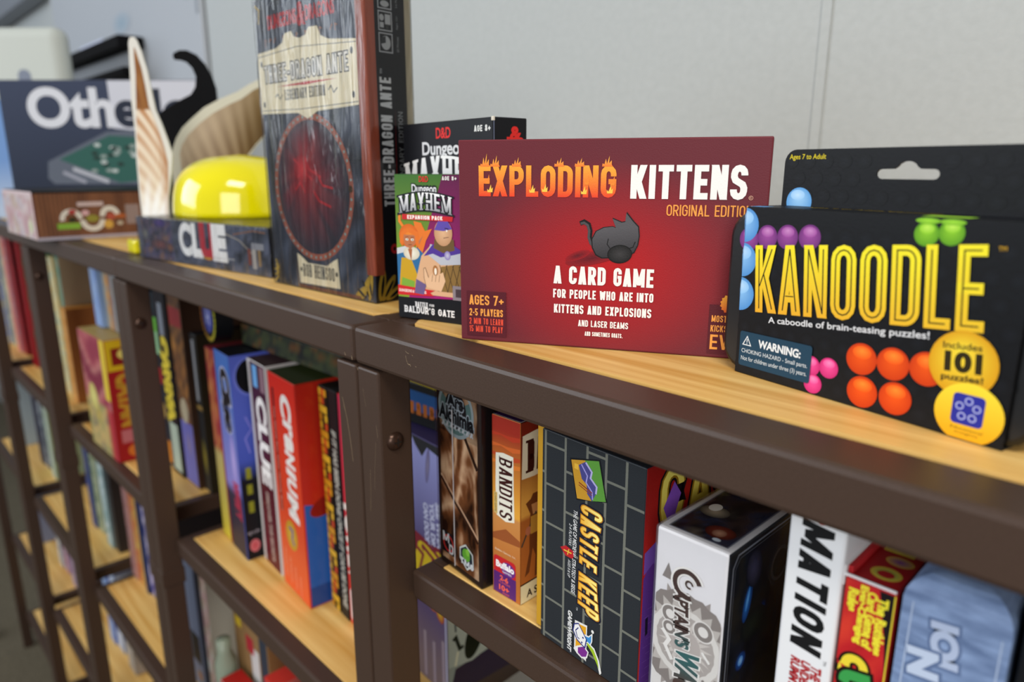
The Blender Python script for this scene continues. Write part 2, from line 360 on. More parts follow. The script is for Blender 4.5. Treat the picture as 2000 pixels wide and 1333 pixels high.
# ================================================================= shelving units
D_UNIT = 0.385
def unit(k, levels, label):
    X = -0.5 * k
    t = empty('shelving_unit', (X, 0, FLOORZ), 0, label, 'shelf', 'brown metal and bamboo shelving units joined in a row')
    z = lambda v: v - FLOORZ
    b = Buf()
    rbox(b, .0009, 0, z(-.024), .4991, .030, z(0), .0026)
    rbox(b, .0007, D_UNIT - .03, z(-.024), .4993, D_UNIT, z(0), .0026)
    rbox(b, .0007, .028, z(-.0235), .020, D_UNIT - .028, z(-.0002), .0015)
    rbox(b, .480, .028, z(-.0235), .4993, D_UNIT - .028, z(-.0002), .0015)
    b.obj('top_frame', METAL, t)
    b = Buf(); P = [(.0165, .040), (.024, .0315), (.476, .0315), (.4835, .040), (.4835, D_UNIT - .04), (.476, D_UNIT - .0315), (.024, D_UNIT - .0315), (.0165, D_UNIT - .04)]
    n = len(P); vs = [(p[0], p[1], z(0.0004)) for p in P] + [(p[0], p[1], z(-.012)) for p in P]
    b.add(vs, [tuple(range(n)), tuple(range(2*n-1, n-1, -1))] + [(i, n + i, n + (i+1) % n, (i+1) % n) for i in range(n)], lin('#caa060'))
    b.obj('top_board', WOOD, t)
    for px in (.0010, .4755):
        for py in (.0012, D_UNIT - .0262):
            b = Buf(); rbox(b, px, py, z(-.392), px + .0235, py + .025, z(-.0262), .0016)
            rbox(b, px + .0008, py + .0008, z(FLOORZ), px + .0227, py + .0242, z(-.412), .0016)
            po = b.obj('post', METAL, t)
            b = Buf(); rbox(b, px - (.0006 if px > .1 else -.0002), py - .0012, z(-.412), px + .0235 + (.0006 if px < .1 else -.0002), py + .0262, z(-.391), .001)
            b.obj('joint_collar', METAL, po)
    for lv in levels:
        b = Buf(); f0, f1 = .0262, .4738
        rbox(b, f0, .0200, z(lv - .0215), f1, .0385, z(lv), .0024)
        rbox(b, f0, D_UNIT - .040, z(lv - .0215), f1, D_UNIT - .021, z(lv), .0024)
        rbox(b, f0, .037, z(lv - .021), f0 + .017, D_UNIT - .038, z(lv - .0002), .0015)
        rbox(b, f1 - .017, .037, z(lv - .021), f1, D_UNIT - .038, z(lv - .0002), .0015)
        sf = b.obj('shelf_frame', METAL, t)
        b = Buf(); rbox(b, f0 + .0135, .0372, z(lv - .010), f1 - .0135, D_UNIT - .0382, z(lv + .0004), .0006, '#caa060'); b.obj('shelf_board', WOOD, sf)
    # cross-head screw in the inner face of the front left post
    sc = Buf(); prof = [(0.0, .0034), (.0022, .0033), (.0045, .0026), (.0060, .0012), (.0064, 0.0)]
    vs = []; fs = []; m = len(prof); N = 24
    for i in range(N):
        a = 2 * math.pi * i / N
        for r_, h_ in prof: vs.append((h_, r_ * math.cos(a), r_ * math.sin(a)))
    for i in range(N):
        for j in range(m - 1):
            a, c = i * m + j, ((i + 1) % N) * m + j; fs.append((a, a + 1, c + 1, c))
    sc.add([(v[0] + .0245, v[1] + .0122, v[2] + z(-.0745)) for v in vs], fs, lin('#4a352b'))
    so = sc.obj('screw', SCREWM, t, smooth=True)
    cr = Buf(); rbox(cr, .0275, .0122 - .0026, z(-.0745) - .00045, .0283, .0122 + .0026, z(-.0745) + .00045, 0)
    rbox(cr, .0275, .0122 - .00045, z(-.0745) - .0026, .02832, .0122 + .00045, z(-.0745) + .0026, 0)
    cr.obj('cross_slot', print_dark, so)
    return t
print_dark, _nt, _b = new_mat('dark_recess'); _b.inputs['Base Color'].default_value = (.01, .008, .007, 1)
A = unit(0, (-.170, -.335, -.66, -.98), 'dark brown metal shelving unit at the right, nearest, carrying the wide red game box')
B = unit(1, (-.350, -.66, -.98), 'brown shelving unit carrying the tall wrapped box with the red ring')
C = unit(2, (-.333, -.650, -.95, -1.2), 'dark brown metal shelving unit holding the blurred red and yellow box')
D = unit(3, (-.333, -.647, -.945, -1.2), 'brown shelving unit under the large dark blue and white box, near the left edge')
E_ = unit(4, (-.333, -.647, -.945, -1.2), 'dark brown metal shelving unit at the far left end, only its lower shelves showing')
# bare metal scratches on the nearest unit
for par, sets in ((A, [([(57.0, -8.5), (57.6, -11.0), (58.6, -12.6)], .22), ([(58.5, -12.9), (60.0, -13.5), (61.0, -13.0), (61.6, -14.2)], .3), ([(56.8, -5.8), (58.5, -6.6), (60.4, -6.8)], .2),
                       ([(63.0, -7.0), (64.2, -7.4)], .2), ([(66.0, -13.3), (67.3, -13.5)], .2), ([(1.6, -27.2), (2.4, -29.0)], .3), ([(11.0, -95), (10.2, -112), (8.8, -126)], .12),
                       ([(20.6, -62), (21.6, -70)], .16), ([(19.0, -74), (16.5, -92), (15.2, -108)], .1), ([(7.0, -40), (9.5, -52)], .09)]),
                  (B, [([(480.8, -52), (485.2, -66), (488.0, -80), (490.0, -96)], .3), ([(481.5, -58), (484.0, -62)], .18), ([(497.5, -20), (498.0, -22.6)], .45), ([(489, -19.2), (490.2, -21.3)], .4)])):
    for p, t_ in sets:
        a = Art(((0, (.0012 if p[0][1] < -26 else 0), -FLOORZ), (1, 0, 0), (0, 0, 1), (0, -1, 0)), lift=.0001)
        a.line(p, t_, '#a08a6c'); a.obj('scratch', SCRATCH, par)

# ================================================================= on top: red card game box
OR = '#f0a04a'; RD = '#e4503a'
root, fr, _ = pbox('card_game_box', 'wide dark red card game box with flaming orange and white title and black cat', 'game box', .0768, .0258, .0006, 28.6, .1628, .038, .1118, '#6a2630', mat=LINEN, r=.0007, group=None)
a = Art(fr['front'])
def ekbg(u, v):
    d = math.hypot((u - 84) / 78, (v - 45) / 58); return mix('#b5191e', '#672832', (d * 1.02) ** 1.1)
a.grid(.9, .9, 161.9, 110.9, 32, 22, ekbg)
a.obj('front_print', LINEN, root)
a = Art(fr['front'], lift=.0003)
fire = lambda u, v: mix('#e8402a', '#f6a93c', (v - 81.5) / 15)
flame_tips = lambda u, v: mix('#ee5a2c', '#f8c04c', (v - 96) / 7)
a.sign('EXPLODING', 11.9, 81.8, 75.6, 16.4, 2.9, fire, gap=1.3)
for bx, hs in ((15.5, 6.5), (21.2, 5.5), (33.5, 4.5), (57, 4.2), (68, 4.0), (82.5, 5.0)):
    a.poly([(bx - 2.6, 97.6), (bx - 2.4, 99.2), (bx - 1.4, 98.8), (bx - .7, 98.4 + hs * .62), (bx - .1, 99), (bx + 1.2, 98 + hs), (bx + 1.0, 99.3), (bx + 2.3, 98 + hs * .55), (bx + 2.4, 98.6), (bx + 3, 97.6)], flame_tips)
for bx, by in ((18.6, 84), (42.5, 84), (49.5, 84.5), (70.8, 83.5), (84.5, 84)):
    a.poly([(bx - 1.6, by), (bx - 1.8, by + 1.8), (bx - .9, by + 1.0), (bx + .4, by + 4.2), (bx + .6, by + 1.7), (bx + 1.5, by + 2.6), (bx + 1.2, by)], '#f8c850')
for bx, by in ((17, 88.5), (72, 88.3), (85.6, 88)):
    a.poly([(bx - 1.2, by), (bx - .9, by + 2.4), (bx - .1, by + 1.4), (bx + .9, by + 5), (bx + 1.3, by + 1.2), (bx + .9, by)], '#f08a34')
a.sign('KITTENS', 95.0, 81.5, 57.2, 16.9, 3.2, '#f6f2f0', gap=1.3)
a.ring(154.3, 82.5, .8, 1.05, '#d8a890'); a.text('R', 154.3, 82.5, .8, 1.0, '#d8a890')
a.sign('ORIGINAL EDITION', 113.8, 73.1, 41.6, 5.6, .66, OR, gap=.55)
a.sign('A CARD GAME', 55.0, 35.4, 54.0, 9.8, 1.8, '#f4f0ee', gap=.9)
a.sign('FOR PEOPLE WHO ARE INTO', 54.8, 27.5, 54.5, 4.9, .88, '#f4f0ee', gap=.5)
a.sign('KITTENS AND EXPLOSIONS', 55.4, 19.1, 53.2, 4.9, .88, '#f4f0ee', gap=.5)
a.sign('AND LASER BEAMS', 69.2, 12.2, 27.4, 3.6, .56, '#f4f0ee', gap=.36)
a.sign('AND SOMETIMES GOATS.', 73.0, 7.1, 20.8, 2.4, .38, '#f4f0ee', gap=.25)
a.rect(3.9, 2.9, 27.6, 28.9, '#571d28'); a.rect(138.2, 2.3, 160.8, 28.3, '#571d28')
a.sign('AGES 7+', 5.5, 20.9, 20.6, 5.7, .9, OR, gap=.5)
a.sign('2-5 PLAYERS', 5.5, 14.5, 20.2, 4.2, .66, OR, gap=.42)
a.sign('2 MIN TO LEARN', 5.4, 9.6, 20.4, 3.6, .48, RD, gap=.4)
a.sign('15 MIN TO PLAY', 5.4, 5.1, 20.2, 3.6, .48, RD, gap=.4)
a.sign('MOST BACKED', 139.6, 19.2, 19.6, 3.5, .5, OR, gap=.4)
a.sign('KICKSTARTER', 139.4, 14.0, 19.6, 3.5, .5, OR, gap=.4)
a.sign('EVER', 139.5, 4.6, 19.2, 7.9, 1.2, OR, gap=.8)
pts = []
for i in range(32):
    an = 2 * math.pi * i / 32; rr = 5.4 if i % 2 else 4.7; pts.append((148.6 + rr * math.cos(an), 28.9 + rr * math.sin(an)))
a.ell(148.6, 28.9, 4.6, 4.6, '#f08030', '#e05a28'); a.poly(pts, lambda u, v: mix('#e4502a', '#f6b040', (v - 23) / 10))
a.sign('#1', 146.4, 26.6, 4.4, 4.8, .9, '#f6f2ee')
a.obj('printed_lettering', LINEN, root)
# a plain dark cat-shaped picture in the middle
a = Art(fr['front'], lift=.0003)
a.ell(76, 50.0, 15, 3.4, '#5a1620', '#8c1a22', rot=12); a.ell(68, 51, 7, 2.2, '#5a1620', '#941b22', rot=20)
a.line([(69.0, 68.2), (71.2, 69.2), (73.6, 67.8), (74.6, 64.5), (74.4, 61), (75.4, 58), (77.6, 56)], 2.3, '#141416')
a.line([(69.3, 68.1), (71.1, 68.6), (73.1, 67.4), (74.0, 64.5), (73.8, 61), (74.9, 57.8), (77.4, 55.6)], 1.3, '#4b4a4e')
K_ = '#19191b'
body = [(75.6, 55.5), (75.2, 60), (77.4, 64.4), (81.6, 66.6), (86.4, 67.2), (88.2, 66.6), (86.2, 71.6), (91.2, 69.6), (93.2, 70.0), (93.6, 74.8), (97.6, 70.0), (100.2, 67.4), (100.8, 62.4), (100.2, 57.6), (98.4, 53.6), (95.4, 51.6), (88, 50.4), (81, 49.9), (77.6, 51.6)]
a.poly(body, K_)
cx_b, cy_b = 88.0, 60.5
a.poly([(cx_b + (u - cx_b) * .955, cy_b + (v - cy_b) * .945) for u, v in body], lambda u, v: mix('#343337', '#56555a', (v - 51) / 14 - (u - 84) * .01))
a.line([(84.4, 60.6), (83.8, 57.6), (85.6, 55.2), (89.0, 55.4)], .5, K_); a.line([(98.6, 59.4), (97.4, 56.4), (95.0, 55.6)], .5, K_)
a.ell(90.6, 52.6, 6.6, 4.9, '#131314', '#131314', rot=6); a.ell(90.6, 52.6, 6.1, 4.4, '#3c3b3d', '#1f1f20', rot=6)
a.obj('plain_cat_picture', LINEN, root)
a = Art(fr['right']); a.rect(.9, .9, 37, 110.8, '#571f2b'); a.obj('side_print', LINEN, root)

# ================================================================= black puzzle package
KA = -12.5
root = empty('puzzle_game_package', (.2217, .0785, .0006), R(KA), 'black hanging puzzle package with big yellow letters and coloured balls, at the right', 'game box')
KW, KD, KH = .1196, .0235, .0795
b = Buf(); bm = bmesh.new(); bmesh.ops.create_cube(bm, size=1)
for v in bm.verts: v.co = Vector(((v.co.x + .5) * .1395 - .0105, (v.co.y + .5) * .0205 + .0016, (v.co.z + .5) * .0765 + .0008))
bmesh.ops.bevel(bm, geom=[e for e in bm.edges if abs(e.verts[0].co.y - e.verts[1].co.y) > .01], offset=.0125, segments=6, profile=.5, affect='EDGES')
bmesh.ops.bevel(bm, geom=[e for e in bm.edges if abs(e.verts[0].co.y - e.verts[1].co.y) < 1e-5 and e.calc_face_angle(0) > 1.2], offset=.0025, segments=3, profile=.5, affect='EDGES')
vs = [tuple(v.co) for v in bm.verts]; bm.verts.index_update(); b.add(vs, [tuple(v.index for v in f.verts) for f in bm.faces], lin('#0d0e10')); bm.free()
b.obj('plastic_case', BLACKP, root)
b = Buf()   # open card sleeve round the case
rbox(b, 0, 0, 0, KW, .0009, KH, .0004, '#0b0c0f'); rbox(b, 0, KD - .0009, 0, KW, KD, KH, .0004, '#0b0c0f')
rbox(b, 0, .0004, KH - .0009, KW, KD, KH, .0004, '#0b0c0f'); rbox(b, 0, .0004, 0, KW, KD, .0009, .0004, '#0b0c0f')
b.obj('card_sleeve', SATIN, root)
fk = {k: FR[k](KW, KD, KH) for k in FR}
# header card with a hang slot
hd = Buf(); HX0, HX1, HZ0, HZ1, yh = .0012, .1345, .0765, .1052, KD - .0009
out = [(HX0, HZ0), (HX1, HZ0)] + [(a_[0] / 1000, a_[1] / 1000) for a_ in arcpts(HX1*1000 - 6, HZ1*1000 - 6, 6, 6, 0, 90, 5) + arcpts(HX0*1000 + 6, HZ1*1000 - 6, 6, 6, 90, 180, 5)]
cx_ = 60.2; sl = arcpts(cx_ + 11.0, 94.4, 2.0, 2.0, -90, 90, 5) + [(cx_ + 5.4, 96.5)] + arcpts(cx_, 96.2, 4.4, 3.4, 20, 160, 6) + [(cx_ - 5.4, 96.5)] + arcpts(cx_ - 11.0, 94.4, 2.0, 2.0, 90, 270, 5)
hole = [(p[0] / 1000, p[1] / 1000) for p in sl]
tri = tessellate_polygon([[Vector((x, z_, 0)) for x, z_ in out], [Vector((x, z_, 0)) for x, z_ in hole]])
allp = out + hole; n = len(allp)
vs = [(x, yh - .0, z_) for x, z_ in allp] + [(x, yh + .0009, z_) for x, z_ in allp]; no = len(out); nh = len(hole)
fs = [t_ for t_ in tri] + [(c_ + n, b_ + n, a_ + n) for a_, b_, c_ in tri] + [(i, (i+1) % no, (i+1) % no + n, i + n) for i in range(no)] + [(no + i, no + (i+1) % nh, no + (i+1) % nh + n, no + i + n) for i in range(nh)]
hd.add(vs, fs, lin('#0b0c10')); ho = hd.obj('hanging_header_card', SATIN, root)
a = Art(((0, yh, 0), (1, 0, 0), (0, 0, 1), (0, -1, 0)))
rnd = random.Random(4)
for j in range(3):
    for i in range(15):
        u, v = 5 + i * 9 + (4.5 if j % 2 else 0), 84.5 + j * 7.6
        if not (44 < u < 76 and 89 < v < 103) and u < 132: a.ell(u, v, 3.6, 3.3, '#121419', '#090a0c', up=False)
a.z += a.step; a.text('Ages 7 to Adult', 13.2, 101.6, 19, 2.9, '#d6c21e', bold=.015); a.text('2339', 108, 103.0, 9, 2.4, '#d6b21e', bold=.02)
ball = lambda A_, u, v, r, c1, c2, cl=None: A_.ell(u, v, r, r, c1, c2, hi=(-.1, .38), clipx=cl)
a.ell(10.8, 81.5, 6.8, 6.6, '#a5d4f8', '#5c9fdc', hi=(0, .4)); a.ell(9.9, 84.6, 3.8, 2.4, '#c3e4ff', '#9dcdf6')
a.obj('header_print', SATIN, ho)
a = Art(fk['front'])
a.rect(.4, .4, 119.2, 79.1, '#0c0e12')
for j in range(9):
    for i in range(15):
        u, v = 4 + i * 8.6 + (4.3 if j % 2 else 0), 4.5 + j * 9.2
        if v < 76 and u < 116: a.ell(u, v, 4.0, 4.0, '#12151b', '#090a0d', n=16, up=False)
a.z += a.step
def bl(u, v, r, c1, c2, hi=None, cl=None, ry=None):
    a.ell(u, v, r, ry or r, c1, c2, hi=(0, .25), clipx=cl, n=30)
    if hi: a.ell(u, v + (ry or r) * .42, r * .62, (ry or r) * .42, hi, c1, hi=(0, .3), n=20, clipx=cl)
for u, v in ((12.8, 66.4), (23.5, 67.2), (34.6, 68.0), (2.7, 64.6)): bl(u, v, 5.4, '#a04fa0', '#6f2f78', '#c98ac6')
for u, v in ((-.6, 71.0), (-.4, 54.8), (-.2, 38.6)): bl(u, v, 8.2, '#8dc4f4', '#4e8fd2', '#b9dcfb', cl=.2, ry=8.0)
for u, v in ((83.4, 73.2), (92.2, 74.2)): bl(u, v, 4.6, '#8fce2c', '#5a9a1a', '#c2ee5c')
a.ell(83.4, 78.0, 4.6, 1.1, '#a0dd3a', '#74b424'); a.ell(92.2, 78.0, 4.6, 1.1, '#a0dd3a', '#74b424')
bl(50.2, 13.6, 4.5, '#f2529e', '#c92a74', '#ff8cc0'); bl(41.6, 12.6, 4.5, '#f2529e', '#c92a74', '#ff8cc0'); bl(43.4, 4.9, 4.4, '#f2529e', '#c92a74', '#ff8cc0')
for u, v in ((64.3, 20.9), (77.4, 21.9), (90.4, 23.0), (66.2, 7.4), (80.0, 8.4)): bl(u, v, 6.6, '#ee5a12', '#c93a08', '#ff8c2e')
a.obj('ball_picture', SATIN, root)
a = Art(fk['front'], lift=.00055)
ky = lambda u, v: mix('#e6a92a', '#f4e62a', (v - 32) / 30)
a.sign('KANOODLE', 9.9, 31.3, 98.4, 31.0, 4.1, ky, rot=5.3, gap=1.7, inline=(.55, '#1b1806'))
a.text('TM', 109.6, 70.2, 2.6, 1.5, '#d8a81e', rot=5)
a.text('A caboodle of brain-teasing puzzles!', 53.8, 32.0, 72.4, 3.7, '#dfe2e6', rot=5.6, bold=.012)
P = arcpts(40.6, 20.2, 1.2, 1.2, 0, 90, 3) + arcpts(3.6, 19.8, 1.2, 1.2, 90, 180, 3) + arcpts(3.8, 5.4, 1.2, 1.2, 180, 270, 3) + arcpts(40.6, 5.6, 1.2, 1.2, 270, 360, 3)
a.put(P, [tuple(range(len(P)))], '#1c3f56')
a.text('WARNING:', 24.8, 16.6, 22.6, 3.6, '#e6ebee', bold=.035); a.text('CHOKING HAZARD - Small parts.', 22.0, 11.6, 36.2, 2.6, '#cfd8dd', bold=.004, rot=.8); a.text('Not for children under three (3) years.', 22.0, 7.9, 36.2, 2.7, '#cfd8dd', bold=.004, rot=.8)
a.line([(4.4, 14.6), (9.0, 14.6), (6.7, 18.8)], .45, '#dfe6ea', closed=True); a.rect(6.5, 15.9, 6.95, 17.5, '#dfe6ea'); a.rect(6.5, 15.1, 6.95, 15.5, '#dfe6ea')
a.ell(102.8, 28.0, 12.0, 12.2, '#f6de3c', '#d99e16', hi=(-.1, .4)); 
a.text('Includes', 101.8, 34.4, 13.2, 2.4, '#3c3212', bold=.02, rot=5); a.text('101', 102.8, 28.6, 11.6, 6.6, '#2c2408', bold=.06, rot=5); a.text('puzzles!', 103.2, 22.4, 14.2, 3.0, '#3c3212', bold=.03, rot=5)
cc = [(107.2 + 11.9 * math.cos(R(i * 10)), 10.2 + 11.4 * math.sin(R(i * 10))) for i in range(36)]
cc = [(min(u, 119.3), max(v, .4)) for u, v in cc]; a.put([(107.2, 10.2)] + cc, [(0, i + 1, (i + 1) % 36 + 1) for i in range(36)], lambda u, v: mix('#e9a814', '#f4dc3a', (v - 2) / 18))
a.rrect(101.4, 5.8, 112.4, 17.4, 1.6, '#2a2f9a')
for i in range(5):
    an = R(90 + 72 * i); a.ring(106.9 + 3.1 * math.cos(an), 11.6 + 3.3 * math.sin(an), 1.0, 1.5, '#a9b2e6', n=12)
a.text('Educational', 107.4, 4.3, 11, 1.1, '#7a5c14'); a.text('Insights', 107.6, 2.6, 8, 1.1, '#7a5c14')
a.obj('printed_lettering', SATIN, root)
a = Art(fk['top']); a.rect(.4, 1, 119, 22.8, '#111319'); a.rect(.4, .6, 9, 8, '#5f9fd8'); a.text('Ages 7 to Adult Kanoodle', 50, 16, 60, 2.4, '#c2a81c', bold=.02)
a.rect(80, .6, 97, 8, '#a6e23c'); a.obj('top_print', SATIN, root)

# ================================================================= small expansion box (green / purple)
root, fr, _ = pbox('card_game_box', 'small green and purple expansion pack card box beside the dark red box', 'game box', -.0014, .0374, .0006, 14.9, .0600, .0180, .0932, '#14151a', {'top': '#3b6b2c', 'right': '#4a1236'}, r=.0005)
a = Art(fr['front'])
gr = lambda u, v: mix('#8ea832', '#3d6b2a', (v - 30) / 60); pu = lambda u, v: mix('#a81f72', '#5c1844', (v - 30) / 60)
a.rect(.3, .3, 59.7, 92.9, '#131419'); a.put([(.3, 14), (9, 14), (38.4, 92.9), (.3, 92.9)], [(0, 1, 2, 3)], gr); a.put([(9, 14), (59.7, 16), (59.7, 92.9), (38.4, 92.9)], [(0, 1, 2, 3)], pu)
a.obj('front_print', SATIN, root)
a = Art(fr['front'], lift=.00025)   # two plain generic adventurers
a.poly([(.4, 44), (6, 47), (20, 47), (24, 40), (12, 22), (.4, 20)], '#2f6a9a'); a.poly([(.4, 46), (9, 48), (8, 44), (.4, 42)], '#c9ccd0')
a.poly([(1, 16), (18, 16), (16.6, 30), (12, 40), (4, 40), (2.4, 28)], '#c79c22'); a.poly([(2.2, 15.6), (13, 15.6), (14.6, 25), (4, 27)], '#7ca83a')
a.ell(12.5, 43.2, 6.6, 4.4, '#efeadb', '#cfc6b0'); a.poly([(9.6, 46), (13.2, 46), (12.2, 38)], '#a8643c')
a.poly([(15, 64), (21, 63), (24, 58), (29.6, 59.6), (24.6, 52), (21.6, 44), (18, 47)], '#e2762a'); a.line([(6.4, 60), (3.4, 63.6), (3.6, 68), (5.2, 71)], 2.0, '#e8822c')
a.ell(10.8, 54.4, 8.0, 7.6, '#ec8a30', '#d2601c'); a.poly([(5.4, 55), (16.4, 55), (16.0, 50), (11.8, 45.4), (7.2, 48.8)], '#b8714a')
a.poly([(3.0, 50), (5.4, 47), (6.6, 55), (10.4, 57.4), (7, 58.6), (4, 56)], '#e07226'); a.poly([(16.8, 46.4), (18.8, 50), (18.6, 57), (12, 59.6), (10.2, 57.2), (15.6, 54.6)], '#e07226'); a.poly([(18.6, 51.4), (22.4, 55), (19, 49)], '#b8714a')
for u in (9.2, 13.6): a.ell(u, 52.0, 1.15, .8, '#f2f0e8', n=10); a.ell(u + .1, 52.0, .45, .6, '#2c5a2a', n=8); a.line([(u - 1.3, 53.4), (u + 1.2, 53.7)], .35, '#6a3416')
a.line([(10.2, 48.6), (13.0, 48.8)], .35, '#5a2a1c'); a.line([(11.6, 51), (11.9, 50)], .25, '#8a4a2c')
a.poly([(19, 17), (59, 17), (59, 44), (52, 47), (28, 49), (20.6, 42), (15, 24)], '#d9ab84'); a.poly([(33, 20), (59.4, 20), (59.4, 40), (36, 36)], '#8a6a38')
for i in range(5): a.line([(36 + i * 5, 20), (41 + i * 5, 38)], .5, '#4c3820'); a.line([(41 + i * 5, 20), (35 + i * 5, 37)], .5, '#4c3820')
a.poly([(26, 43), (36, 37), (59.4, 39), (59.4, 47), (48, 47), (28, 50)], '#b9bcc6'); a.poly([(22.6, 42), (30, 50), (46, 50), (54, 46), (46, 44), (36, 42), (30, 44)], '#4f3592')
a.poly([(31.6, 53.6), (46.4, 53.6), (47, 46.8), (38, 44.8), (30.6, 47.6)], '#6b5230'); a.ell(38.4, 57.4, 7.0, 8.2, '#deb28a', '#c0906a'); a.poly([(31.5, 59), (35, 65.2), (41.8, 65.2), (45.2, 60), (38.6, 58.6)], '#5e4aa6')
a.ell(41.2, 58.8, .5, .7, '#f0eee8'); a.line([(38.6, 54.2), (42.6, 55)], .35, '#5a3626'); a.line([(39.6, 60.4), (42.6, 60)], .5, '#241418')
a.ell(41.4, 43.4, 2.4, 2.8, '#c4c4d2', '#8878b8')
a.poly([(24, 22), (36, 20), (39.4, 27), (37.6, 32.6), (34, 30.6), (31, 30), (28.4, 31), (26, 28), (23.6, 34.6), (22.2, 34.2), (22.6, 27)], '#e2b892'); a.line([(24, 22), (22.4, 28), (22.2, 34), (23.6, 34.6), (26, 28.4)], .35, '#5a3a2a')
for x in (28.6, 31.4, 34.2): a.line([(x, 26), (x + .8, 30.6)], .3, '#6a4630')
a.ell(31.6, 33.4, 2.0, 3.2, '#c98a4a', '#9a6230'); a.ell(31.8, 32.8, 1.0, 2.2, '#f0e6d4')
a.poly([(14.4, 17.4), (22, 16.8), (24, 23.6), (16, 26.8)], '#6c5a86'); a.rect(45, 15.4, 59, 24.6, '#8a7f86'); a.rect(47.2, 17.4, 59.2, 22.6, '#4a3a40')
a.obj('generic_adventurers_picture', SATIN, root)
a = Art(fr['front'], lift=.0005)
a.put([(.3, .3), (59.7, .3), (59.7, 16.5), (.3, 13.4)], [(0, 1, 2, 3)], '#121318')
a.text('D&D', 24.0, 90.2, 7.0, 3.4, '#d8242a', bold=.02)
a.sign('AGE 8+', 38.4, 89.6, 11, 2.4, .5, '#eceae6', gap=.45)
a.sign('DUNGEON', 14.9, 81.6, 18.4, 4.9, .95, '#15161c', gap=.5); 
a.text('Dungeon', 24.2, 83.6, 19.2, 6.6, '#dcdde2', bold=.02, outline='#16171c', ow=.09)
bigw = lambda f, v, u: (u, v + 2.6 * math.sin(math.pi * f) * 1 - 1.2)
a.sign('MAYHEM', 4.4, 69.8, 40.4, 10.8, 1.5, lambda u, v: mix('#8b8d94', '#f2f2f4', (v - 70) / 10), warp=bigw, gap=1.5, serif=True, under=[(3.3, '#15161c')])
a.put([(5.6, 64.8), (45.6, 64.6), (46.2, 67.6), (6.2, 68.2)], [(0, 1, 2, 3)], '#c5242a'); a.sign('EXPANSION PACK', 10.2, 65.2, 28, 2.5, .62, '#f4f0ea', gap=.4)
a.put([(.4, 15.2), (30, 16.4), (27, 18.4), (31, 20.2), (21, 20.6), (.6, 21.9)], [(0, 1, 2, 3, 4, 5)], '#cc2428'); a.text('DUNGEONS & DRAGONS', 12.6, 18.4, 22.4, 1.8, '#f2e6e0', bold=.03)
a.sign('BATTLE', 14.6, 8.5, 10.2, 3.2, .62, '#e6e6e8', gap=.4, serif=True); a.sign('FOR', 26.2, 9.4, 3.8, 1.6, .34, '#e6e6e8', gap=.3)
a.sign("BALDUR'S GATE", 5.4, 4.0, 40.6, 4.4, .86, '#ececee', gap=.6, serif=True)
a.obj('printed_lettering', SATIN, root)

# ================================================================= larger black box behind it
root, fr, _ = pbox('card_game_box', 'black card game box with white lettering behind the small green and purple one', 'game box', -.0450, .0770, .0006, -5.5, .1065, .0262, .1268, '#101116', r=.0007)
a = Art(fr['front']); a.rect(.6, .6, 105.8, 126, '#13141a')
a.text('D&D', 51.9, 119.4, 17, 6.6, '#e02c28', bold=.02); a.sign('AGE 8+', 87.0, 118.8, 16.8, 3.7, .75, '#e8e8e6', gap=.7)
a.text('Dungeon', 51.5, 108.4, 51, 10.8, '#d9dadd', bold=.025); 
a.sign('MAYHEM', -1 + 3, 84, 92, 20, 4.0, lambda u, v: mix('#b9bbc0', '#f0f0f0', (v - 84) / 18), serif=True, gap=3.2, warp=lambda f, v, u: (u, v + 5 * math.sin(math.pi * f) - 4))
a.obj('printed_lettering', SATIN, root)
a = Art(fr['right']); a.text('&', 17, 117.4, 7.5, 7.5, '#d62a26', bold=.05); a.text('D', 13, 112.5, 5, 5, '#d62a26', bold=.05); a.text('D', 21, 112.5, 5, 5, '#d62a26', bold=.05); a.rect(.1, .6, .7, 126, '#6c7690'); a.obj('side_print', SATIN, root)
b = Buf(); rbox(b, .1045, -.0003, .1245, .1068, .0012, .1271, .0004, '#d8d2c4'); b.obj('worn_corner', MATTE, root)

# ================================================================= tall wrapped fantasy box
root, fr, _ = pbox('fantasy_game_box', 'tall shrink-wrapped dark box with a cream label over a glowing red ring', 'game box', -.1970, .0460, .0006, 2.4, .1468, .0395, .2266, '#17171c', {'front': '#22242b', 'back': '#a8a08a'}, r=.0006)
a = Art(fr['front']); a.grid(.4, .4, 146.4, 226, 14, 22, speck(5, ['#1d2028', '#363c4a', '#525a6c', '#2a2a32'], .09, .03))  # grey-blue streaks of the wrap's reflection painted into the print
def redglow(u, v):
    d = math.hypot((u - 60) / 40, (v - 92) / 42); return mix(speck(9, ['#c02028', '#7a2026', '#c84a48'], .12, .06)(u, v), '#30343f', d ** 1.3)
P0 = [(68.5 + 52 * .99 * math.cos(R(i * 10)), 81.5 + 53 * math.sin(R(i * 10))) for i in range(36)]
a.put([(60, 92)] + [(60 + (p[0] - 60) * .5, 92 + (p[1] - 92) * .5) for p in P0] + P0, [(0, i + 1, (i + 1) % 36 + 1) for i in range(36)] + [(i + 1, i + 37, (i + 1) % 36 + 37, (i + 1) % 36 + 1) for i in range(36)], redglow)
a.ell(56, 96, 13, 12, '#d03438', '#8a1c26', rot=20)
for q0, q1, q2 in (((44, 104), (54, 98), (64, 104)), ((48, 90), (58, 94), (70, 88)), ((60, 106), (66, 96), (82, 90)), ((70, 80), (78, 72), (94, 68)), ((44, 80), (52, 86), (58, 78)), ((74, 96), (84, 84), (98, 82))): a.line([q0, q1, q2], 1.8, '#c02c34')
a.ring(68.5, 81.5, 51.5, 56.5, '#a8604c', sy=1.0)
for i in range(48):
    an = R(i * 7.5); a.ell(68.5 + 54 * math.cos(an), 81.5 + 54 * math.sin(an), 1.1, 1.1, '#8ab8b4', n=8)
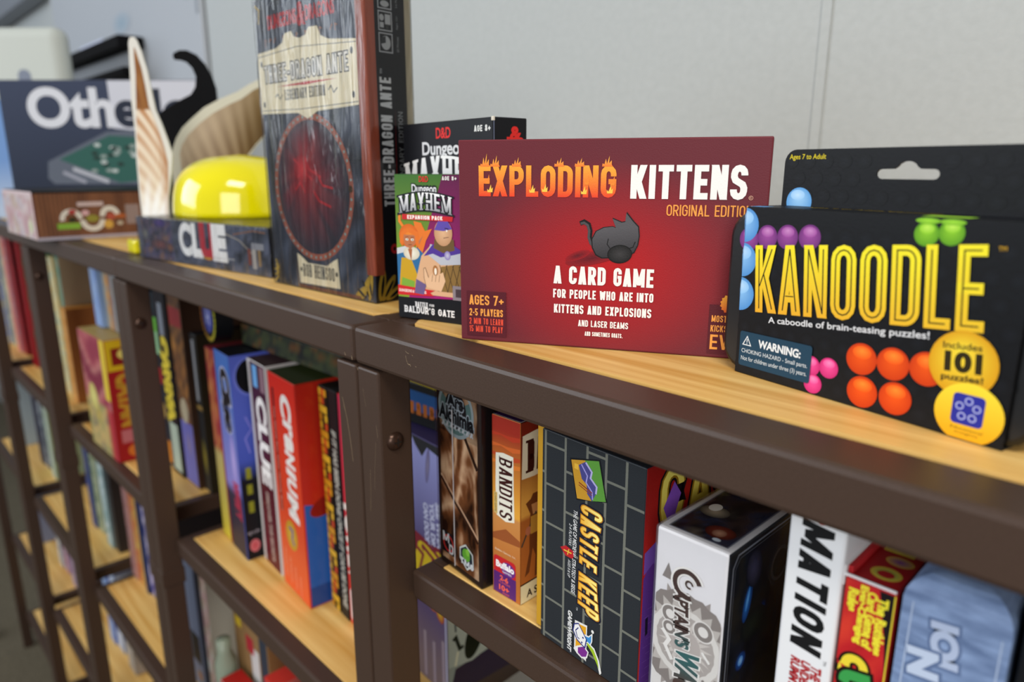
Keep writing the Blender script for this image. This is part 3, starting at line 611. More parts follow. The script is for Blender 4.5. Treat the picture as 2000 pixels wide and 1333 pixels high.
a.ell(121.6, 82, 2.3, 2.6, '#4c3a20')
P = [(13, 226), (9, 192), (12, 188), (130, 188), (130, 226)]
a.line([(16, 186), (15.5, 205), (22, 218), (34, 226)], .7, '#8e949c'); a.line([(124, 186), (124, 205), (118, 218), (106, 226)], .7, '#8e949c')
a.obj('cover_picture', GLOSS, root)
a = Art(fr['front'], lift=.0004)
a.text('DUNGEONS', 41, 207.4, 42, 9.5, '#c8242a', bold=.04); a.text('&', 68.5, 208, 10, 15, '#c8242a', bold=.04); a.text('DRAGONS', 94, 207.4, 38, 9.5, '#c8242a', bold=.04)
for i, (u, c) in enumerate([(14 + k * 6.6, k) for k in range(16)]):
    if i % 5 != 3: a.line([(u, 190 + (i * 7 % 4)), (u + (i % 3) * 1.4, 195.5 + (i * 5 % 5)), (u + 2.8, 194.4)], .8, '#a8623a')
lab = [(-.0 + .6, 186.5), (30, 188), (40, 191), (44, 197), (54, 197.6), (58, 193), (66, 191.5), (74, 193), (78, 197.6), (90, 197), (94, 190), (104, 186.5), (137.4, 183), (137.4, 139.8), (84, 138.4), (70, 133.5), (56, 138.4), (.6, 140)]
a.poly(lab, '#efe4c4'); a.line([(1, 183.6), (60, 186), (137, 181)], .5, '#4a4c58'); a.line([(1, 142.6), (60, 141), (137, 142)], .5, '#4a4c58')
for u, v in ((5.5, 178), (131.5, 176), (5.5, 147), (131.5, 147)): a.ell(u, v, 1.7, 2.4, '#2c2c30')
a.sign('THREE-DRAGON ANTE', 8.9, 163.4, 117.8, 12.6, 1.7, '#f6f2e8', gap=2.2, under=[(3.5, '#26272c')])
a.put([(28, 159.6), (70, 158.2), (112, 159.4), (70, 160.4)], [(0, 1, 2, 3)], '#c2282a')
a.sign('LEGENDARY EDITION', 38.8, 148.8, 57, 7.6, 1.0, '#3c3d42', gap=.9, serif=True)
a.line([(24, 152), (28, 154), (31, 150), (35, 153)], .9, '#3c3d42'); a.line([(100, 152), (104, 155), (107, 150), (112, 153)], .9, '#3c3d42')
a.poly([(40, 29), (46, 27), (56, 22), (84, 22), (94, 27), (99.5, 29), (101, 5.6), (42, 4.6)], '#efe4c4'); a.sign('ROB HEINSOO', 48, 10.6, 46, 10.4, 1.3, '#3a3a3c', gap=1.1, serif=True); a.ell(45, 16, 1.6, 1.9, '#333333'); a.ell(97, 16.5, 1.6, 1.9, '#333333')
gold = '#c4a43c'
def leaves(a, u0, sgn, k_):
    for cu, cv, ry, rot in ((4.6, 13, 12, 10), (10.5, 10.5, 11, 34), (16, 6.6, 9.5, 60)):
        a.ell(u0 + sgn * cu * k_, cv, 3.1 * k_, ry, '#c9a93e', '#a5862a', rot=-sgn * -rot if sgn < 0 else -rot, n=20); a.ell(u0 + sgn * (cu + .5) * k_, cv - .6, 1.3 * k_, ry * .66, '#17171c', rot=rot if sgn < 0 else -rot, n=16)
leaves(a, 145.5, -1, 1.0)
for k in range(3): a.line([(1.2, 2 + k * 5), (6 + k, 6 + k * 4), (4, 13 + k * 4)], 1.5, gold)
a.line([(142, 222), (134, 218), (130, 210)], 1.4, gold); a.line([(2, 222), (8, 218), (6, 208)], 1.4, gold)
a.rect(40, 1, 128, 3.4, '#6a3a2a')
a.obj('cover_lettering', GLOSS, root)
b = Buf()   # rounded red-brown book spine at the front corner
ps = []
for i in range(7):
    an = R(-90 + 90 * i / 6); ps.append((.1408 + .0062 * math.cos(an), .0068 + .0072 * math.sin(an)))
ps = [(.1378, -.0007), (.1455, -.0007), (.1464, -.0004), (.1472, .0002), (.1475, .0010), (.1475, .0080)]
n = len(ps); vs = [(x, y, .0205) for x, y in ps] + [(x, y, .2262) for x, y in ps]
b.add(vs, [(i, i + 1, n + i + 1, n + i) for i in range(n - 1)] + [tuple(range(n))], lin('#a04e36')); b.obj('red_brown_spine_strip', GLOSS, root)
a = Art(fr['right'])
a.sign('THREE-DRAGON ANTE', 20.6, 70, 88.4, 9.8, 1.8, '#d4d7da', rot=90, gap=1.2); a.text('TM', 12.4, 162, 3.4, 2, '#b9bcc0', rot=90)
a.put([(17.6 + 5, 64), (17.2 + 5, 72), (18.6 + 4.8, 142)], [(0, 1, 2)], '#b02020'); a.sign('LEGENDARY EDITION', 30.0, 78, 58, 4.2, .6, '#8f9296', rot=90, gap=.7)
for k, z0 in enumerate((175, 189, 203)):
    a.line([(12, z0), (23, z0), (23, z0 + 12), (12, z0 + 12)], .8, '#a9acb0', closed=True)
a.ell(17.5, 181, 4, 4.6, '#a9acb0'); a.poly([(17.5, 181), (17.5, 185.6), (13.6, 184), (13.4, 180)], '#17171c')
a.ell(14.6, 197, 1.9, 2.1, '#a9acb0'); a.rect(17.4, 193, 22, 199.4, '#a9acb0'); a.ell(19, 191.4, 1.5, 1.7, '#17171c'); a.rect(13, 190.6, 16.2, 194, '#a9acb0')
a.ell(17.5, 206, 3.6, 2, '#a9acb0'); a.ell(14.6, 210.6, 1.8, 2, '#a9acb0'); a.ell(20, 211, 1.8, 2, '#a9acb0')
a.text('60 Minutes', 27.6, 181, 10, 2, '#8f9296', rot=90); a.text('Ages 12+', 27.6, 195, 9, 2, '#8f9296', rot=90); a.text('2-6 Players', 27.6, 209, 9, 2, '#8f9296', rot=90)
a.ell(18, 39, 3.2, 3.6, '#c4242a'); a.ell(18, 39, 1.3, 1.5, '#17171c')
leaves(a, .8, 1, 1.0)
a.rect(34.0, .6, 39.2, 226, '#a59c84')
a.obj('side_lettering', GLOSS, root)
b = Buf(); rbox(b, -.0012, -.0020, -.0003, .1482, .0407, .2280, .002, '#ffffff'); b.obj('shrink_wrap', WRAP, root)

# ================================================================= low clue box, yellow dome and card cut-outs
root, fr, _ = pbox('mystery_game_box', 'low shrink-wrapped grey box with white and red letters under the yellow dome', 'game box', -.4747, .0217, .0006, 7.3, .2552, .235, .0445, '#1b1c20', {'front': '#33353c', 'top': '#2c2b2c'}, r=.0007)
a = Art(fr['front']); a.grid(.4, .4, 254.8, 44.2, 40, 8, speck(12, ['#2c2f38', '#4a5060', '#666d84', '#383b46'], .05, .09))  # lighter bluish tones paint the wrap's sheen into the front
a.grid(8, 1, 78, 43, 14, 9, speck(13, ['#353846', '#585a80', '#6a5a68', '#3d4252', '#8a6a60'], .09, .13)); a.ell(52, 40, 15, 5, '#5b4494', '#4a4668'); a.ell(17, 27, 8, 7, '#8e8c84', '#4c5060')
a.ell(48, 17, 22, 6, '#8a5450', '#4c4450'); a.ell(70, 15, 6, 5, '#a06e50', '#5a4a50')
CW_ = '#ffffff'
a.text('C', 104.5, 26, 22, 30, '#ffffff', bold=.05); a.text('L', 127.5, 26, 15, 29.5, '#ffffff', bold=.06); a.text('U', 147.5, 26, 22, 30, '#c83444', bold=.08); a.text('E', 169.5, 26, 19, 29.5, CW_, bold=.08)
a.text('The', 131, 9.3, 8, 2.5, '#d8d8d8', bold=.02); a.text('Classic', 146, 9.6, 14.5, 2.5, '#d8c430', bold=.03); a.text('Mystery Game', 176, 11.4, 38, 2.7, '#d8d8d8', bold=.02, rot=1.5)
a.line([(182, 36), (206, 31), (226, 20)], 1.2, '#b4aca0'); a.rect(219, 9, 224, 24, '#8e4a3a'); a.rect(226, 6, 233, 30, '#b9b4b0'); a.rect(236, 9, 240, 27, '#a08458'); a.rect(226, 24, 246, 30, '#9a9ca4'); a.line([(196, 36), (230, 41), (250, 40)], 1.1, '#9a6a4a')
a.obj('front_print', GLOSS, root)
a = Art(fr['top']); a.grid(.5, .5, 254, 234, 12, 12, speck(14, ['#262322', '#3a3430', '#2c2e33'], .03, .03)); a.obj('lid_print', GLOSS, root)
b = Buf(); rbox(b, -.0012, -.0014, -.0003, .2564, .2362, .0458, .0015, '#ffffff'); b.obj('shrink_wrap', WRAP, root)

b = Buf(); prof = [(.0735, 0)]
for i in range(17):
    t_ = i / 16; prof.append((max(.0001, .0755 * (1 - t_ ** 3.4) ** .42 * (1 - .06 * t_)), .002 + .0645 * t_))
lathe(b, prof, None, '#e9dd00', 64); o = b.obj('yellow_dome', YELLOW, smooth=True); o.location = (-.418, .121, .0462)
tag(o, 'glossy yellow plastic dome on the low grey box', 'dome')

def cutout(name, O, ax, outline, inner, t, edge, fn, label, cat, z=0.0, mat=MATTE, extra=None):
    """a printed flat card figure of real thickness standing upright"""
    ax = Vector((ax[0], ax[1], 0)).normalized(); nrm = Vector((ax.y, -ax.x, 0))
    root = Buf(); U = ax; n = len(outline)
    tri = tessellate_polygon([[Vector((u, v, 0)) for u, v in outline]])
    P = lambda u, v, d: tuple(U * (u / 1000) + Vector((0, 0, v / 1000)) + nrm * d)
    vs = [P(u, v, 0) for u, v in outline] + [P(u, v, -t) for u, v in outline]
    root.add(vs, [tuple(x) for x in tri] + [(c_ + n, b_ + n, a_ + n) for a_, b_, c_ in tri] + [(i, (i+1) % n, (i+1) % n + n, i + n) for i in range(n)], lin(edge))
    o = root.obj(name, mat); o.location = (O[0], O[1], z); tag(o, label, cat)
    if inner:
        a = Art(((0, 0, 0), tuple(U), (0, 0, 1), tuple(nrm)), lift=.0003)
        if fn: fn(a, inner)
        a.obj('printed_picture', mat, o)
    return o
def dense(p, n=4):
    out = []
    for i in range(len(p)):
        A_, B_ = p[i], p[(i + 1) % len(p)]
        for k in range(n): out.append((A_[0] + (B_[0] - A_[0]) * k / n, A_[1] + (B_[1] - A_[1]) * k / n))
    return out
# pointed card figure, striped like wood at the bottom
sp_o = [(-13.5, 0), (-13.5, 66), (-12.1, 104), (-9.7, 136), (-9.6, 168), (-7.4, 199), (-5.0, 232), (-3, 237), (1.5, 237.6), (4.2, 234), (8, 222), (12, 203), (14.5, 178), (16.5, 160), (21.3, 146), (26.5, 127), (29.9, 112), (27.2, 96), (23.4, 78), (20, 63), (18.5, 43), (18.0, 0)]
sp_i = [(-12.1, 3), (-11, 80), (-9.2, 120), (-4.6, 165), (-1, 199), (-.4, 217), (.6, 227), (2.4, 222), (6.2, 205), (8.1, 187), (9.6, 165), (16.2, 144), (21.6, 120), (23.9, 104), (21.9, 80), (16.9, 44), (16.5, 3)]
def sp_fn(a, inner):
    # rows of narrow quads follow the outline
    Lf = [(3, -12.1), (80, -11), (120, -9.2), (165, -4.6), (199, -1), (217, -.4), (227, .5)]; Rt = [(3, 16.5), (44, 16.9), (80, 21.9), (104, 23.9), (120, 21.6), (144, 16.2), (165, 9.6), (187, 8.1), (205, 6.2), (222, 2.4), (227, .9)]
    def ip(T, v):
        for (a0, b0), (a1, b1) in zip(T, T[1:]):
            if v <= a1: return b0 + (b1 - b0) * (v - a0) / (a1 - a0)
        return T[-1][1]
    P = []; NU, NV = 10, 90
    for j in range(NV + 1):
        v = 3 + 224 * j / NV; l, r_ = ip(Lf, v), ip(Rt, v); P += [(l + (r_ - l) * i / NU, v) for i in range(NU + 1)]
    def c(u, v):
        if v > 160: return mix('#9a6632', '#7c4a24', noise.noise(Vector((u * .2, v * .05, 1))) + .5)
        band = .5 + .5 * math.sin((v + u * 1.4 + (u * u) * .02) * .32)
        base = mix('#f0e4d0', '#b5763a', band * (.35 + .65 * (v - 60) / 100)); base = mix('#ffffff', base, max(0, min(1, (v - 48) / 34 + .35 * math.sin(u * 1.5))))
        return mix(base, '#a8662e', max(0, (u - 12) / 14))
    a.put(P, [(j*(NU+1)+i, j*(NU+1)+i+1, (j+1)*(NU+1)+i+1, (j+1)*(NU+1)+i) for j in range(NV) for i in range(NU)], c)
cutout('cardboard_cutout', (-.5055, .0495), (.697, .717), sp_o, sp_i, .0025, '#dedcd6', sp_fn, 'tall pointed wood-striped cardboard cutout with white border, left of the yellow dome', 'cardboard cutout', z=.0006)
curl = [(-437, 237), (-436, 241), (-428, 244.5), (-418.8, 244.5), (-408, 239.5), (-398, 228), (-390.8, 214), (-386.5, 198), (-386.3, 183), (-394, 175), (-402, 168.7), (-419, 154), (-434, 139), (-446, 118.7), (-452.7, 86), (-452, 0), (-464, 0), (-461.5, 86.6), (-456, 110), (-455, 128), (-458.8, 143), (-466, 163), (-459.5, 169.6), (-435, 183), (-419, 190.5), (-412.3, 199.5), (-410, 212), (-413.6, 222.7), (-420.3, 229.8), (-429.5, 232.8), (-436, 233.3)]
BK, _nt, _b = new_mat('matt_black_card'); _b.inputs['Base Color'].default_value = (.004, .004, .005, 1); _b.inputs['Roughness'].default_value = .8; _b.inputs['Specular IOR Level'].default_value = .12
cutout('cardboard_cutout', (.3843 - .97 * .717, -.232 + .97 * .697), (.697, .717), curl, None, .005, '#0a0a0b', None, 'black hooked horn-shaped cutout rising behind the yellow dome', 'cardboard cutout', z=.0006, mat=BK)
horn = [(-427.5, 119.4), (-421.3, 133.5), (-412.6, 145.8), (-400.5, 156.3), (-382.7, 170.2), (-361.7, 180.5), (-339.2, 189), (-324, 197.6), (-312.8, 202.7), (-303.5, 206), (-296, 208), (-296, 152), (-309.2, 137), (-323.3, 122.9), (-331.6, 112.2), (-340, 80), (-420, 52), (-431, 52), (-431.1, 96.1)]
def horn_fn(a, inner):
    C0 = [(-419, -341), (0, 0)]
    top = [(-418.9, 114), (-415, 124.7), (-406.3, 137), (-390.2, 151), (-372.5, 163.2), (-351.5, 173.6), (-334.6, 180.5), (-319.2, 190.8), (-300, 199)]
    bot = [(-418, 60), (-400, 62), (-385, 66), (-372, 72), (-358, 80), (-346, 92), (-336, 110), (-322, 126), (-300, 147)]
    P = []; NV = 12; NU = 8 * 6
    for j in range(NV + 1):
        for i in range(NU + 1):
            k, f = min(i // 6, 7), (i - min(i // 6, 7) * 6) / 6
            tx, ty = [top[k][q] + (top[k+1][q] - top[k][q]) * f for q in (0, 1)]; bx, by = [bot[k][q] + (bot[k+1][q] - bot[k][q]) * f for q in (0, 1)]
            s = j / NV; P.append((bx + (tx - bx) * s, by + (ty - by) * s))
    cs = []
    for j in range(NV + 1):
        for i in range(NU + 1):
            s = j / NV; rid = .5 + .5 * math.sin(i * 1.15 + s * 3.2)
            c = mix('#7c6446', '#b8a48c', s * 1.2); c = mix(c, '#4c2c1a', rid * .75 * (1.25 - s) * (.3 + i / 40)); c = mix(c, '#6e5518', max(0, (i - 20) / 34)); c = mix(c, '#3a2414', max(0, (i - 30) / 40) * (1 - s) * 1.6); cs.append(c)
    vs = [a.o + a.U * (u / 1000) + a.V * (v / 1000) + a.N * a.z for u, v in P]
    a.buf.add(vs, [(j*(NU+1)+i, j*(NU+1)+i+1, (j+1)*(NU+1)+i+1, (j+1)*(NU+1)+i) for j in range(NV) for i in range(NU)], cs)
cutout('cardboard_cutout', (.3843 - .92 * .717, -.232 + .92 * .697), (.697, .717), horn, [1], .003, '#c9c6b6', horn_fn, 'ridged tan horn cardboard cutout with white border above the yellow dome', 'cardboard cutout', z=.0006)
b = Buf(); lathe(b, [(.0001, 0), (.006, 0), (.006, .018), (.0035, .021), (.0001, .021)], None, '#c9ccd4', 20); o = b.obj('small_bottle', GLOSS, smooth=True); o.location = (-.4895, .0735, .0006 + .0215)
o.location.z = .0006
b2 = Buf(); lathe(b2, [(.0062, .002), (.0062, .030), (.0001, .030)], None, '#aab2c4', 20); q_ = b2.obj('label_band', GLOSS, o, smooth=True)
b3 = Buf(); lathe(b3, [(.0001, .030), (.0052, .030), (.0048, .052), (.0030, .062), (.0001, .064)], None, '#23242c', 20); b3.obj('bottle_cap', GLOSS, o, smooth=True)
tag(o, 'tiny white bottle with a dark cap left of the yellow dome', 'bottle')
b = Buf(); rbox(b, 0, 0, 0, .026, .012, .016, .003, '#ecd91a'); o = b.obj('yellow_block', YELLOW); o.location = (-.530, .024, .0006); tag(o, 'small bright yellow block left of the low grey box', 'block')

# ================================================================= tin box, Othello box, blue box
root, fr, _ = pbox('party_game_tin', 'brown bamboo-patterned flat box with food picture and pink end, top board left', 'game box', -.953, -.0230, .0006, 0, .198, .200, .0665, '#6a3c2c', {'top': '#0d0c0c', 'front': '#c9b4b6'}, r=.003)
a = Art(fr['right'])
def bam(u, v): return mix('#3e2620', '#8a5c40', .5 + .5 * math.sin(u * 1.2) * .8 + noise.noise(Vector((u * .06, v * .02, 3))) * .4)
a.grid(3, 5, 197, 65, 194, 3, bam); a.rect(1, .5, 199, 4.6, '#a9a2ae'); a.rect(1, 63.5, 199, 66, '#0e0d0d')
wh = '#cfcac0'
a.ring(44, 28, 8, 14, wh, 0, 190, 20); a.ring(70, 26, 9, 16, wh, 180, 360, 20); a.ring(93, 32, 6, 13, wh, -20, 190, 20); a.ell(46, 38, 5, 3, '#a03434'); a.ell(94, 30, 6, 5, '#a85040'); a.ell(70, 28, 8, 5, '#8a8436'); a.ell(62, 36, 5, 4, '#c9a0a4')
a.rect(26, 14.5, 54, 22.5, '#7ea83c'); a.ell(45, 27, 5, 3, '#26301c'); a.ell(90, 19, 6, 6, '#c79c48'); a.ell(106, 30, 8, 3, '#a85a30'); a.ell(105, 20, 4, 3, '#b4a894'); a.rect(53, 45, 86, 51, '#bba8a6'); a.rect(114, 18, 132, 46, '#8e7c78')
a.obj('side_print', SATIN, root)
a = Art(fr['front']); a.grid(3, 2, 195, 60, 16, 8, speck(31, ['#b4a8b0', '#ccbfbc', '#b48c94', '#b8ac98'], .03, .05)); a.ell(105, 32, 12, 8, '#b06c78', '#d0c0c4'); a.ell(170, 18, 14, 10, '#b4c490', '#d0c8b8'); a.obj('front_print', SATIN, root)

O = (-1.137, .024); root, fr, _ = pbox('board_game_box', 'large dark blue and white box with a green game board picture, back left', 'game box', O[0], O[1], .0006, 45.7, .345, .05, .243, '#2b3244', r=.0012)
a = Art(fr['front']); a.rect(.8, .8, 344, 242.4, lambda u, v: mix('#222938', '#3a4259', (v) / 240)); a.put([(188, 241.8), (344, 241.8), (344, 150), (190, 164)], [(0, 1, 2, 3)], '#c9cbd6')
a.text('Oth', 120, 198, 142, 61, '#d4d6de', bold=.035); a.text('ello', 262, 197, 128, 58, '#262c3c', bold=.035)
a.poly([(64, 80), (68, 108), (176, 158), (230, 162), (300, 150), (300, 70), (74, 70)], '#5d6472'); a.poly([(88, 112), (180, 152), (292, 146), (292, 84), (230, 76), (190, 72)], '#2f5c54')
rnd = random.Random(3)
for i in range(26):
    u = 140 + rnd.random() * 110; v = 92 + rnd.random() * 46; a.ell(u, v, 6, 3.2, rnd.choice(['#b9c2c0', '#8a9894', '#23322e']), n=12)
a.line([(110, 96), (170, 74)], 7, '#b0b3bd'); a.line([(92, 90), (130, 73)], 6, '#9a9dab')
a.obj('front_print', SATIN, root)
root, fr, _ = pbox('picture_game_box', 'light blue and white box standing at the extreme left edge', 'game box', -1.375, .012, .0006, 42, .215, .05, .225, '#6f93c8', r=.001)
a = Art(fr['front']); a.grid(.8, .8, 155, 224, 8, 12, lambda u, v: mix('#6f93c8', '#cfd8de', (u > 130 and v < 60) * .0 + max(0, min(1, (110 - v) / 90)) * .6)); a.rect(110, 120, 155, 150, '#9aa8b4'); a.rect(120, 150, 155, 168, '#a0585a'); a.obj('front_print', SATIN, root)

# ================================================================= things on the wall far left
b = Buf(); rbox(b, -2.34, WALLY - .012, .27, -1.19, WALLY - .001, 1.5, .003, '#aeb3ba'); o = b.obj('wall_notice_board', SATIN); tag(o, 'large pale grey notice board on the wall at top left', 'board')
a = Art(((-2.34, WALLY - .012, 0), (1, 0, 0), (0, 0, 1), (0, -1, 0)), lift=.0006)
a.grid(880, 560, 1000, 900, 6, 10, speck(21, ['#8d929c', '#a5aab2', '#70747e'], .02, .008)); a.ell(650, 455, 70, 26, '#8fa4b4', '#a8b0ba'); a.rect(1130, 410, 1142, 1480, '#8e949c'); a.ell(1090, 470, 34, 26, '#8c8f96', '#a8adb4')
a.rect(250, 412, 480, 440, '#cdd3ea'); a.obj('faded_prints', SATIN, o)
root = empty('black_tray', (-2.20, WALLY - .0121, .30), 0, 'black two-bar tray below the notice board', 'tray')
b = Buf(); rbox(b, 0, -.06, .075, .66, 0, .105, .004, '#0b0b0c'); b.obj('upper_bar', BK, root)
b = Buf(); rbox(b, .16, -.055, .012, .66, 0, .034, .004, '#0b0b0c'); b.obj('lower_bar', BK, root)
b = Buf(); rbox(b, .03, -.03, .034, .66, 0, .075, .003, '#8a8d92'); b.obj('grey_back_strip', SATIN, root)
b = Buf(); rbox(b, 0, 0, 0, .50, .05, .40, .035, '#c6cac2', seg=5); o = b.obj('cream_plastic_panel', SATIN); o.location = (-1.86, -.13, .0006); o.rotation_euler = (0, 0, R(43)); tag(o, 'cream rounded plastic panel with a grey slot at the far left', 'panel')
a = Art(((0, 0, 0), (1, 0, 0), (0, 0, 1), (0, -1, 0)), lift=.0004); a.rrect(395, 200, 425, 310, 14, '#7d8494'); a.obj('grey_slot', SATIN, o)
b = Buf(); rbox(b, -3.6, WALLY - .06, .62, -2.40, WALLY - .001, 1.4, .01, '#7f848d'); o = b.obj('wall_shadow_slab', SATIN); tag(o, 'added dark grey cabinet in the top left corner', 'slab')  # grey slab added as the dark shadow area on the wall

# ================================================================= nearest unit, upper shelf
ZA = -.1695
root, fr, _ = pbox('card_game_box', 'shrink-wrapped brown box with Gothic lettering on a grey gear, leftmost on the near shelf', 'game box', .0289, .0431, ZA, -5.6, .0498, .042, .138, '#2a1a15', {'right': '#221a1c'}, r=.0008)
a = Art(fr['front'])
def brz(u, v):
    q = noise.noise(Vector((u * .04 + 2, v * .02, 4))); d = abs(noise.noise(Vector((u * .05 + q * 1.6, v * .028 - u * .02, 6)))) * 2.6
    d = d * .75 + .25 * abs(noise.noise(Vector((u * .18, v * .1, 3)))) * 2
    return mix(mix('#f4cda6', '#9c6038', d * 1.9), '#28130a', max(0, d * 1.1 - .35) + abs(u - 25) / 70 + (.35 if v > 98 else 0))
a.grid(4, 4, 46.5, 133, 40, 110, brz)
a.line([(4, 66), (22, 52), (46, 34)], 1.6, '#d8b090'); a.line([(4, 64), (22, 49), (46, 31)], 2.4, '#3e2216'); a.line([(30, 104), (46, 82)], 3, '#2c1810')
a.ring(23, 116, 17.5, 20, '#8f9ca0', 140, 400, 40, sy=.95); a.ring(23, 116, 11, 17.5, '#56706e', 150, 390, 40, sy=.95); a.ell(23, 116, 12, 13, '#1c1719')
a.text('Ars', 22.6, 121.5, 17, 8.5, '#17181c', bold=.05, outline='#9aa3ab', ow=.07); a.text('Alchimia', 23.4, 111.4, 38, 9.5, '#17181c', bold=.05, outline='#9aa3ab', ow=.07, rot=-2)
for k in range(8): a.line([(7 + k * 4.6, 103 - abs(k - 3.5) * .2), (9.6 + k * 4.6, 105.4)], 1.5, '#b6b9be'); a.line([(8 + k * 4.6, 105.4), (9.8 + k * 4.6, 102.2)], 1.1, '#b6b9be')
a.rect(3.8, 8.6, 19, 24.6, '#15151a'); a.ring(11.4, 16.4, 5, 6.4, '#c4302a'); a.sign('M', 4.8, 16.6, 7.6, 7.2, 1.4, '#dfe0e4'); a.sign('D', 12.2, 9.2, 5.2, 7.4, 1.4, '#dfe0e4')
a.poly([(25, 12), (25, 20), (32, 24.8), (40.4, 20.6), (41, 12), (33.4, 6)], '#dfe4e0'); a.poly([(26.2, 12.6), (26.2, 19.4), (32.4, 23.4), (39.2, 19.8), (39.8, 12.6), (33.4, 7.6)], '#1c2a3c'); a.ell(32.6, 17, 4.4, 4.6, '#6fb43c'); a.ell(34.4, 19.6, 2.2, 2.6, '#8fd04c')
a.sign('TMG', 25.6, 9.2, 15.4, 4.6, 1.3, '#e6eaee', rot=-3)
a.obj('front_print', GLOSS, root)
b = Buf(); rbox(b, -.0008, -.0010, -.0001, .0506, .0430, .1388, .0012, '#ffffff'); b.obj('shrink_wrap', WRAP_SOFT, root)
b = Buf(); rbox(b, .0206, -.0018, .004, .0211, -.0012, .116, .0002, '#b8b4b8'); b.obj('wrap_seam', SATIN, root)

root, fr, _ = pbox('card_game_box', 'narrow orange western card game box with a cowboy on its side', 'game box', .0834, .0434, ZA, 1.0, .0246, .094, .1214, '#3a1d12', {'front': '#c8772c'}, r=.0005)
a = Art(fr['front'])
sky = lambda u, v: mix('#e2a23c', '#a02c1e', (v - 62) / 50) if v > 58 else mix('#b5692e', '#c98a4a', (v - 20) / 40)
a.grid(.3, .3, 24.3, 121, 8, 60, sky)
for v, c in ((108, '#b83a22'), (101, '#d2642c'), (95, '#c04a24'), (90, '#dd7c30')): a.poly([(.3, v), (8, v + 1.6), (18, v - .6), (24.3, v + 1), (24.3, v + 3.4), (14, v + 2.2), (.3, v + 2.6)], c)
a.poly([(.3, 42), (12, 48), (24.3, 44), (24.3, 40), (.3, 38)], '#96522a')
a.poly([(3.4, 97), (10, 98.4), (18.6, 98), (18.9, 76), (19.6, 55), (12, 53), (3.8, 55.2), (3.0, 75)], '#e8e4d4')
a.sign('BANDITS', 6.3, 95, 40, 11.4, 1.5, '#3c1512', rot=-90, gap=1.5, serif=True)
a.rect(1.6, 56, 4.6, 70.6, '#cdb06a'); a.text('CARD GAME', 3.1, 63.4, 12.6, 1.5, '#5a3414', rot=-90)
a.text('Buffalo Games, Inc.', 11.6, 31.2, 18.5, 1.5, '#ecdcc0')
a.rrect(1.0, 14, 20.8, 27, 2.6, '#c0242a'); a.ell(14, 20, 6.4, 5, '#6a2c80', n=20); a.text('Buffalo', 11.2, 21.4, 15.6, 4.2, '#f2eef0', bold=.05); a.text('GAMES', 13, 17.4, 8, 1.4, '#f2eef0')
a.rect(.9, .8, 21.0, 15.5, '#55246e'); a.text('2-6', 10.4, 12.2, 7, 3.4, '#e8604a', bold=.04); a.text('PLAYERS', 10.8, 9.2, 10, 1.3, '#e8604a'); a.text('10+', 10.4, 5.4, 8.6, 3.6, '#e8604a', bold=.04); a.text('AGES', 12, 2.2, 6, 1.2, '#e8604a')
a.obj('front_print', SATIN, root)
a = Art(fr['right'])
a.grid(.3, 14, 93.5, 121, 20, 30, lambda u, v: mix('#d9a04a', '#7a2418', (v - 70) / 30) if v > 57 else mix('#b5692e', '#a8602c', v / 57))
a.poly([(1.6, 112.6), (14, 114), (40, 113), (60, 114), (60, 84), (30, 86), (12, 84.4), (1, 85)], '#dedac8'); a.sign('BANDITS', 6, 88, 52, 21, 3.6, '#3a1613', gap=2.2, serif=True)
a.poly([(4.6, 68), (9, 70), (11, 73), (15, 73), (17, 69), (21, 67), (18, 66), (16.6, 58), (20, 50), (19, 38), (17, 30), (17.5, 16), (13, 15), (13.6, 30), (11, 36), (8, 20), (4, 18), (8, 34), (8, 50), (8.6, 60)], '#6a3a1e')
a.poly([(9.6, 66), (16.4, 66), (15, 59), (11, 59)], '#c08a5a'); a.line([(1, 40), (7, 50), (14, 60)], 1.4, '#4a4038'); a.ell(7, 49, 2.6, 3, '#b06a4e'); a.poly([(9, 58), (16, 58), (17, 46), (9, 46)], '#b98a3a')
a.rect(.2, .4, 93.5, 13, '#e4deba'); a.text('A SHOOTOUT STRATEGY', 46, 5.6, 80, 5.2, '#2a1c14', bold=.03)
a.obj('side_print', SATIN, root)
a = Art(fr['top']); a.rect(.5, .5, 24, 93, '#2c1440'); a.line([(.6, .8), (24, .8), (24, 93)], .5, '#d8d0d8'); a.obj('top_print', SATIN, root)

# castle box: narrow yellow tray edge + brick lid
root, fr, _ = pbox('strategy_game_box', 'large dark brick-patterned box with yellow title and jester logo on its spine', 'game box', .1355, .0332, ZA, -3.3, .0722, .272, .1290, '#20262e', {'front': '#2b3036', 'right': '#8a1418'}, r=.0008, body='box_lid')
b = Buf(); rbox(b, -.0050, .0012, .0035, .0004, .270, .1296, .0006, '#c8962a'); b.obj('yellow_box_tray', SATIN, root)
a = Art(fr['front']); a.rect(.6, .5, 71.7, 128.4, '#2a2e33')
mort = '#72746c'
cols_ = [1.6, 17.0, 32.5, 41.0, 57.0]; 
for x in (3.2, 18.5, 34.2, 47.2, 60.5): a.line([(x, .5), (x - .4, 128.4)], 1.6, mort)
def bh(xa, xb, v0):
    for k in range(-1, 8):
        v = v0 + k * 23.5
        if 1 < v < 127.5: a.line([(xa, v), (xb, v)], 1.4, mort); a.z -= a.step
bh(.6, 3.2, 10); bh(3.2, 18.5, 3.5); bh(18.5, 34.2, 15.5); bh(34.2, 47.2, 8.0); bh(47.2, 60.5, 20); bh(60.5, 71.7, 12)
a.obj('brick_print', LINEN, root)
a = Art(fr['front'], lift=.0003)
S = 168.4   # shelf to absolute offset
def pz(*l): return [(u, v + S) for u, v in l]
a.poly(pz((21.6, -50.0), (42.6, -44.5), (48.2, -66.0), (27.0, -72.2)), '#14161a')
